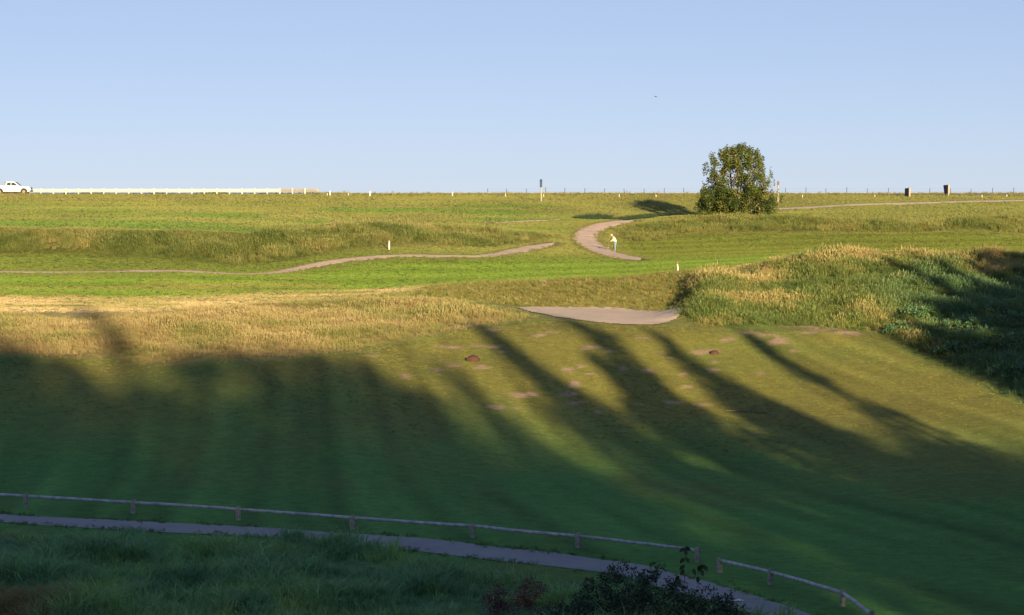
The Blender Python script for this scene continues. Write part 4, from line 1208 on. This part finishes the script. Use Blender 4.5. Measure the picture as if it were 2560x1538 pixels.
def pickup():
    # rear axle at x = 0, front axle at x = 3.2, driving towards +x
    y = 319.2
    x0 = (4 - CX) / F_PX * y
    base = gpt(x0, y); base.z += .06
    t = empty('pickup_truck', base)
    tag(t, 'white double cab pickup truck driving on the road at the skyline', 'pickup')
    W = 1.84
    prof = [(-1.25, .62), (-1.28, .78), (-1.25, 1.14), (.72, 1.14), (.75, 1.12), (2.55, 1.10), (3.45, 1.05), (3.85, .98), (4.02, .86), (4.06, .62), (4.02, .42), (3.80, .36)]
    prof += arch(3.2, .47, .38, 0, math.pi) + [(2.70, .36), (.55, .36)] + arch(0, .47, .38, 0, math.pi) + [(-.52, .42), (-1.2, .46)]
    body = bm_obj('body', extrude_profile(prof, W, .035), M_CAR, t)
    bm_obj('bed_floor_liner', box_bm(1.75, 1.5, .02, (-.34, 0, 1.165), 0), M_PLASTIC, t)
    # cab with sloping screen and tumblehome
    bm = bmesh.new()
    lo = [(.72, 1.11), (2.62, 1.09)]; hi = [(.86, 1.66), (1.15, 1.70), (1.65, 1.69), (1.95, 1.62)]
    ring = [(.72, 1.11)] + hi + [(2.66, 1.10)]
    L_ = []
    for s in (-1, 1):
        L_.append([bm.verts.new((x, s * (W / 2 - .03 - (z - 1.1) * .26), z)) for x, z in ring])
    bm.faces.new(L_[0]); bm.faces.new(list(reversed(L_[1])))
    n = len(ring)
    for i in range(n):
        j = (i + 1) % n
        bm.faces.new((L_[0][j], L_[0][i], L_[1][i], L_[1][j]))
    bmesh.ops.recalc_face_normals(bm, faces=bm.faces)
    bmesh.ops.bevel(bm, geom=list(bm.edges), offset=.03, segments=2, affect='EDGES', clamp_overlap=True)
    cab = bm_obj('cab', bm, M_CAR, t)
    def pane(name, P, s):
        V = [(x, s * (W / 2 - .03 - (z - 1.1) * .26 + .012), z) for x, z in P] + [(x, s * (W / 2 - .03 - (z - 1.1) * .26 - .02), z) for x, z in P]
        k = len(P); Fc = [tuple(range(k)), tuple(reversed(range(k, 2 * k)))] + [(i, (i + 1) % k, k + (i + 1) % k, k + i) for i in range(k)]
        return mesh_obj(name, V, Fc, M_GLASS, cab)
    for s in (-1, 1):
        pane('side_window', [(.93, 1.17), (1.0, 1.58), (1.48, 1.60), (1.48, 1.16)], s)
        pane('side_window', [(1.54, 1.16), (1.54, 1.60), (1.90, 1.55), (2.45, 1.16)], s)
        bm_obj('door_handle', box_bm(.16, .03, .03, (1.35, s * (W / 2 + .012), .98), .008), M_CAR, body)
        bm_obj('door_handle', box_bm(.16, .03, .03, (2.2, s * (W / 2 + .012), .97), .008), M_CAR, body)
        bm_obj('wing_mirror', box_bm(.10, .18, .15, (2.42, s * (W / 2 + .10), 1.18), .03), M_CAR, t)
        bm_obj('headlight', box_bm(.20, .34, .15, (3.93, s * .68, .86), .04), M_LAMP, t)
        bm_obj('tail_light', box_bm(.06, .13, .30, (-1.26, s * .83, .95), .01), M_RED, t)
        bm_obj('side_sill', box_bm(2.1, .05, .10, (1.62, s * (W / 2 - .02), .36), .02), M_PLASTIC, t)
    V = [(2.60, -.70, 1.14), (2.60, .70, 1.14), (2.0, .62, 1.615), (2.0, -.62, 1.615)]
    ws = mesh_obj('windscreen', [Vector(v) + Vector((.022, 0, .022)) for v in V] + [Vector(v) for v in V], [(0, 1, 2, 3), (7, 6, 5, 4), (0, 4, 5, 1), (1, 5, 6, 2), (2, 6, 7, 3), (3, 7, 4, 0)], M_GLASS, cab)
    bm_obj('rear_window', box_bm(.03, 1.2, .34, (.785, 0, 1.42), .01, None), M_GLASS, cab)
    # styling bar behind the cab
    V, Fc = merge_VF([tube_VF([(.25, s * .78, 1.14), (.50, s * .74, 1.56), (.62, s * .70, 1.60), (.66, s * .74, 1.14)], [.05, .05, .05, .05], 8) for s in (-1, 1)] + [tube_VF([(.56, -.72, 1.58), (.56, .72, 1.58)], [.045, .045], 8)])
    mesh_obj('sports_bar', V, Fc, simple('bar_grey', (.22, .25, .33), .5, noise=.05), t, True)
    bm_obj('front_bumper', box_bm(.22, 1.78, .20, (3.99, 0, .46), .05), M_PLASTIC, t)
    bm_obj('rear_bumper', box_bm(.20, 1.7, .18, (-1.30, 0, .52), .04), M_PLASTIC, t)
    bm_obj('grille', box_bm(.05, .95, .26, (4.045, 0, .80), .02), M_PLASTIC, t)
    bm_obj('underbody', box_bm(3.6, 1.5, .18, (1.4, 0, .32), .02), M_PLASTIC, t)
    V, Fc = tube_VF([(1.0, 0, 1.69), (1.0, 0, 1.78)], [.02, .012], 6); mesh_obj('roof_aerial', V, Fc, M_PLASTIC, cab)
    for ax in (0, 3.2):
        for s in (-1, 1):
            w = empty('wheel', (ax, s * .79, .38)); w.parent = t
            Vv, Ff = [], []
            prof_ = [(.22, -.10), (.35, -.115), (.385, -.08), (.385, .08), (.35, .115), (.22, .10)]
            na = 28
            for k in range(na):
                a = 2 * math.pi * k / na
                for r, yy in prof_: Vv.append((r * math.cos(a), yy, r * math.sin(a)))
            m_ = len(prof_)
            for k in range(na):
                k2 = (k + 1) % na
                for i in range(m_):
                    i2 = (i + 1) % m_
                    Ff.append((k * m_ + i, k * m_ + i2, k2 * m_ + i2, k2 * m_ + i))
            mesh_obj('tyre', Vv, Ff, M_TYRE, w, True)
            pr = []
            for k in range(6):
                a = 2 * math.pi * k / 6
                pr.append(tube_VF([(.04 * math.cos(a), s * .07, .04 * math.sin(a)), (.215 * math.cos(a), s * .06, .215 * math.sin(a))], [.035, .045], 6))
            pr.append(tube_VF([(0, -.08, 0), (0, .08, 0)], [.06, .06], 10))
            ring = [(.222 * math.cos(2 * math.pi * k / 24), s * .03, .222 * math.sin(2 * math.pi * k / 24)) for k in range(25)]
            pr.append(tube_VF(ring, [.02] * 25, 6))
            V, Fc = merge_VF(pr); mesh_obj('rim', V, Fc, M_RIM, w, True)
pickup()

M_GALV = simple('pale_galvanised', (.50, .49, .46), .5, noise=.12, scale=2)
M_RUSTY = simple('weathered_steel', (.27, .235, .19), .8, noise=.15, scale=4)
M_GPOST = simple('guard_post', (.52, .49, .40), .7, noise=.15, scale=9)
def guardrail():
    y = 324.4
    def X(u): return (u - CX) / F_PX * y
    x0, x1 = X(-62), X(792)
    o0 = gpt(x0, y)
    t = empty('guardrail', o0)
    tag(t, 'long pale steel guardrail along the far side of the road', 'guardrail')
    prof = [(.0, .42), (-.03, .45), (-.075, .50), (-.075, .55), (-.03, .59), (0, .61), (-.03, .63), (-.075, .67), (-.075, .72), (-.03, .77), (0, .80)]
    def beam(xa, xb, mat, zdrop=0):
        n = max(2, int((xb - xa) / 1.6))
        V, Fc = [], []
        for i in range(n + 1):
            x = xa + (xb - xa) * i / n
            z = gpt(x, y).z - o0.z
            for yy, zz in prof: V.append((x - x0, yy, zz + z))
            for yy, zz in reversed(prof): V.append((x - x0, yy + .012, zz + z))
        m_ = 2 * len(prof)
        for i in range(n):
            for k in range(m_):
                k2 = (k + 1) % m_
                Fc.append((i * m_ + k, i * m_ + k2, (i + 1) * m_ + k2, (i + 1) * m_ + k))
        Fc.append(tuple(range(m_))); Fc.append(tuple(n * m_ + k for k in reversed(range(m_))))
        return mesh_obj('beam', V, Fc, mat, t)
    xm = X(700)
    a = x0
    while a < xm - .1:
        bnd = min(a + 6.8, xm); beam(a, bnd - .004, M_GALV); a = bnd
    o = beam(xm, x1, M_RUSTY); o['label'] = 'brownish weathered end panels of the guardrail'
    pm = bpy.data.meshes.new('post')
    bm = box_bm(.16, .14, 1.0, (0, -.155, .38), .01); bm.to_mesh(pm); bm.free(); pm.materials.append(M_GPOST)
    u = -53
    while u < 780:
        x = X(u); q = gpt(x, y)
        po = link(bpy.data.objects.new('post', pm), t); po.location = q - o0
        u += 31.4
    bm_obj('end_terminal', box_bm(.5, .12, .36, (x1 - x0 + .1, -.03, gpt(x1, y).z - o0.z + .62), .04), M_RUSTY, t)
guardrail()

M_ORANGE = simple('faded_red', (.50, .22, .14), .6, noise=.1)
M_GREYT = simple('grey_top', (.25, .25, .27), .6, noise=.1)
def delineator(u, v, h, w, label, capmat):
    stake('delineator_post', u, v, h, w, label, capmat, .22, cat='marker post', group='marker posts on the road verge')
delineator(825, 489, .74, .11, 'white marker post with a grey top just past the guardrail end', M_GREYT)
delineator(925, 491, .82, .13, 'thick white marker post with a red top on the road verge', M_ORANGE)
delineator(1131, 490, .62, .10, 'white marker post with a red top midway between guardrail and blue sign', M_ORANGE)
for u, v, h, lab in [(818, 489, .32, 'short pale stub beside the grey topped marker post'), (871, 489, .30, 'short pale stub between the two white marker posts'), (1264, 492, .45, 'short pale stub on the verge before the blue sign'),
        (1359, 493, .40, 'short pale stub beside the blue sign post'), (1548, 493, .38, 'short pale stub on the verge above the dark ditches'), (1640, 493, .36, 'short pale stub on the verge before the lone tree'),
        (2006, 494, .36, 'short pale stub just right of the brown topped post'), (2187, 493, .32, 'short pale stub on the verge left of the two brown panels'), (2275, 492, .34, 'short pale stub at the foot of the lower brown panel'),
        (2455, 494, .36, 'short pale stub on the verge right of the taller panel'), (2517, 493, .36, 'second last short pale stub at the far end of the verge')]:
    p = G(u, v)
    bm = bmesh.new(); bmesh.ops.create_cone(bm, cap_ends=True, segments=8, radius1=.065, radius2=.05, depth=h + .15)
    bmesh.ops.translate(bm, vec=(0, 0, h / 2 - .07), verts=bm.verts)
    V, Fc = tube_VF([(0, 0, -.15), (0, 0, h * .8), (0, 0, h)], [.06, .055, .035], 8)
    bm.free()
    o = mesh_obj('verge_stub', V, Fc, M_GPOST, None, True); o.location = p
    tag(o, lab, 'marker post', 'short stubs along the verge')

M_WOODP = simple('pale_wood_post', (.36, .31, .25), .85, noise=.2, scale=8, bump=.3)
M_SIGNB = simple('blue_grey_sign', (.045, .07, .16), .6, noise=.08)
M_SIGNW = simple('sign_back', (.065, .09, .18), .6, noise=.08)
M_BROWN = simple('brown_sign', (.20, .12, .08), .8, noise=.15, scale=5)
def tall_sign():
    p = G(1353, 504)
    t = empty('road_sign', p); tag(t, 'tall pale wooden post with a narrow blue grey sign against the sky', 'sign')
    h = 2.75
    V, Fc = tube_VF([(0, 0, -.4), (.01, 0, h * .5), (0, 0, h - .05)], [.085, .08, .075], 8); mesh_obj('post', V, Fc, M_WOODP, t, True)
    R_ = Matrix.Rotation(rad(62), 4, 'Z')
    bm_obj('sign_panel', box_bm(.62, .03, .34, (0, 0, 0), .008), M_SIGNB, t).matrix_local = Matrix.Translation((-.03, -.22, h - .15)) @ R_
    bm_obj('sign_panel', box_bm(.62, .03, .34, (0, 0, 0), .008), M_SIGNW, t).matrix_local = Matrix.Translation((-.03, -.22, h - .50)) @ R_
    bm_obj('sign_panel', box_bm(.58, .03, .26, (0, 0, 0), .008), M_SIGNB, t).matrix_local = Matrix.Translation((-.04, -.22, h - .82)) @ R_
tall_sign()
def brown_post():
    p = G(1945, 505)
    t = empty('road_sign', p); tag(t, 'pale wooden post with a narrow brown sign beside the lone tree', 'sign')
    h = 2.6
    V, Fc = tube_VF([(0, 0, -.4), (.01, 0, h * .5), (0, 0, h - .05)], [.095, .09, .085], 8); mesh_obj('post', V, Fc, M_WOODP, t, True)
    bm_obj('sign_panel', box_bm(.70, .035, .46, (0, 0, 0), .008), M_BROWN, t).matrix_local = Matrix.Translation((-.02, -.24, h - .20)) @ Matrix.Rotation(rad(64), 4, 'Z')
brown_post()
M_PANELB = simple('shaded_panel_face', (.035, .04, .11), .6, noise=.1, scale=4)  # dark blue carries the shade on the board face
M_PANELE = simple('sunlit_edge_wood', (.40, .27, .18), .8, noise=.12, scale=6)
def info_panel(u, v, h, label, wide, gap, wedge):
    p = G(u, v)
    t = empty('sign_board', p, rad(-76)); tag(t, label, 'sign board', 'brown sign boards by the far road')
    th = .15
    V = [(-wide / 2 + wedge, 0, gap), (wide / 2, 0, gap), (wide / 2, 0, gap + h + .06), (-wide / 2, 0, gap + h)]
    VV = V + [(x, th, z) for x, _, z in V]
    # the face turned from the sun has its shade in the dark blue; paler boards carry the sunlit edge
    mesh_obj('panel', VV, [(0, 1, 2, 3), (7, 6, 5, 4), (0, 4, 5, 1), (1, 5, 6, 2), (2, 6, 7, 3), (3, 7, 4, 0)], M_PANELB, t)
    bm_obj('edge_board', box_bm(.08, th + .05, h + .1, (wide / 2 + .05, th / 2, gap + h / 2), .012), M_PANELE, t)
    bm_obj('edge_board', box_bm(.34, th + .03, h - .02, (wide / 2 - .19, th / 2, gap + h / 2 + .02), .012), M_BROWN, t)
    for x in (wide / 2 - .04, -wide * .12):
        bm_obj('leg', box_bm(.10, .10, gap + .45, (x, th / 2, gap / 2 - .12), .01), M_WOODP, t)
info_panel(2267, 492, 1.02, 'lower brown sign board, its shaded side coloured blue, standing in the verge grass', 1.35, .06, 0)
info_panel(2364, 490, 1.10, 'taller tilted brown sign board, its shaded side coloured blue, on pale legs', 1.5, .30, .30)

# wire fence beyond the road
def wire_fence():
    y = 338.0
    us = [1219,1266,1316,1364,1412,1462,1511,1560,1610,1660,1709,1760,1811,1862,1913,1963,2014,2064,2116,2167,2220,2271,2323,2375,2426,2480,2533,2586,2638]
    X = [(u - CX) / F_PX * y for u in us]
    o0 = gpt(X[0], y)
    t = empty('wire_fence', o0); tag(t, 'thin wire fence with dark posts along the skyline beyond the road', 'fence')
    M_FP = simple('dark_fence_post', (.13, .11, .10), .9, noise=.3, scale=10)
    M_W = simple('fence_wire', (.25, .25, .25), .5, metal=.7)
    tops = []
    rg = random.Random(8)
    for x in X:
        q = gpt(x, y) - o0; h = 1.45 + rg.uniform(-.12, .12)
        V, Fc = tube_VF([(0, 0, -.3), (.0, 0, .6), (rg.uniform(-.02, .02), 0, h)], [.055, .05, .045], 7)
        o = mesh_obj('post', V, Fc, M_FP, t, True); o.location = q
        tops.append((q, h))
    for f in (.45, .68, .92):
        V, Fc = tube_VF([q + Vector((0, -.05, 1.45 * f)) for q, h in tops], [.004] * len(tops), 4)
        mesh_obj('wire', V, Fc, M_W, t)
wire_fence()

# a bird high over the course
def bird():
    r = ray(1639, 242); d = 260.0 / r[1]
    p = Vector(r * d)
    M_B = simple('bird_dark', (.06, .06, .07), .8, noise=.1)
    chains = [[((-.12, 0, 0), .02), ((0, 0, 0), .045), ((.10, 0, .01), .03), ((.2, 0, .01), .012)], [((0, 0, 0), .045), ((-.03, .12, .05), .02), ((.03, .30, .0), .008)], [((0, 0, 0), .045), ((-.03, -.12, .05), .02), ((.03, -.30, .0), .008)]]
    t = skin_body('bird', chains, M_B, None, sub=1)
    t.location = p; t.rotation_euler = (.3, -.2, .5)
    tag(t, 'small dark bird flying high in the empty sky', 'bird')
bird()
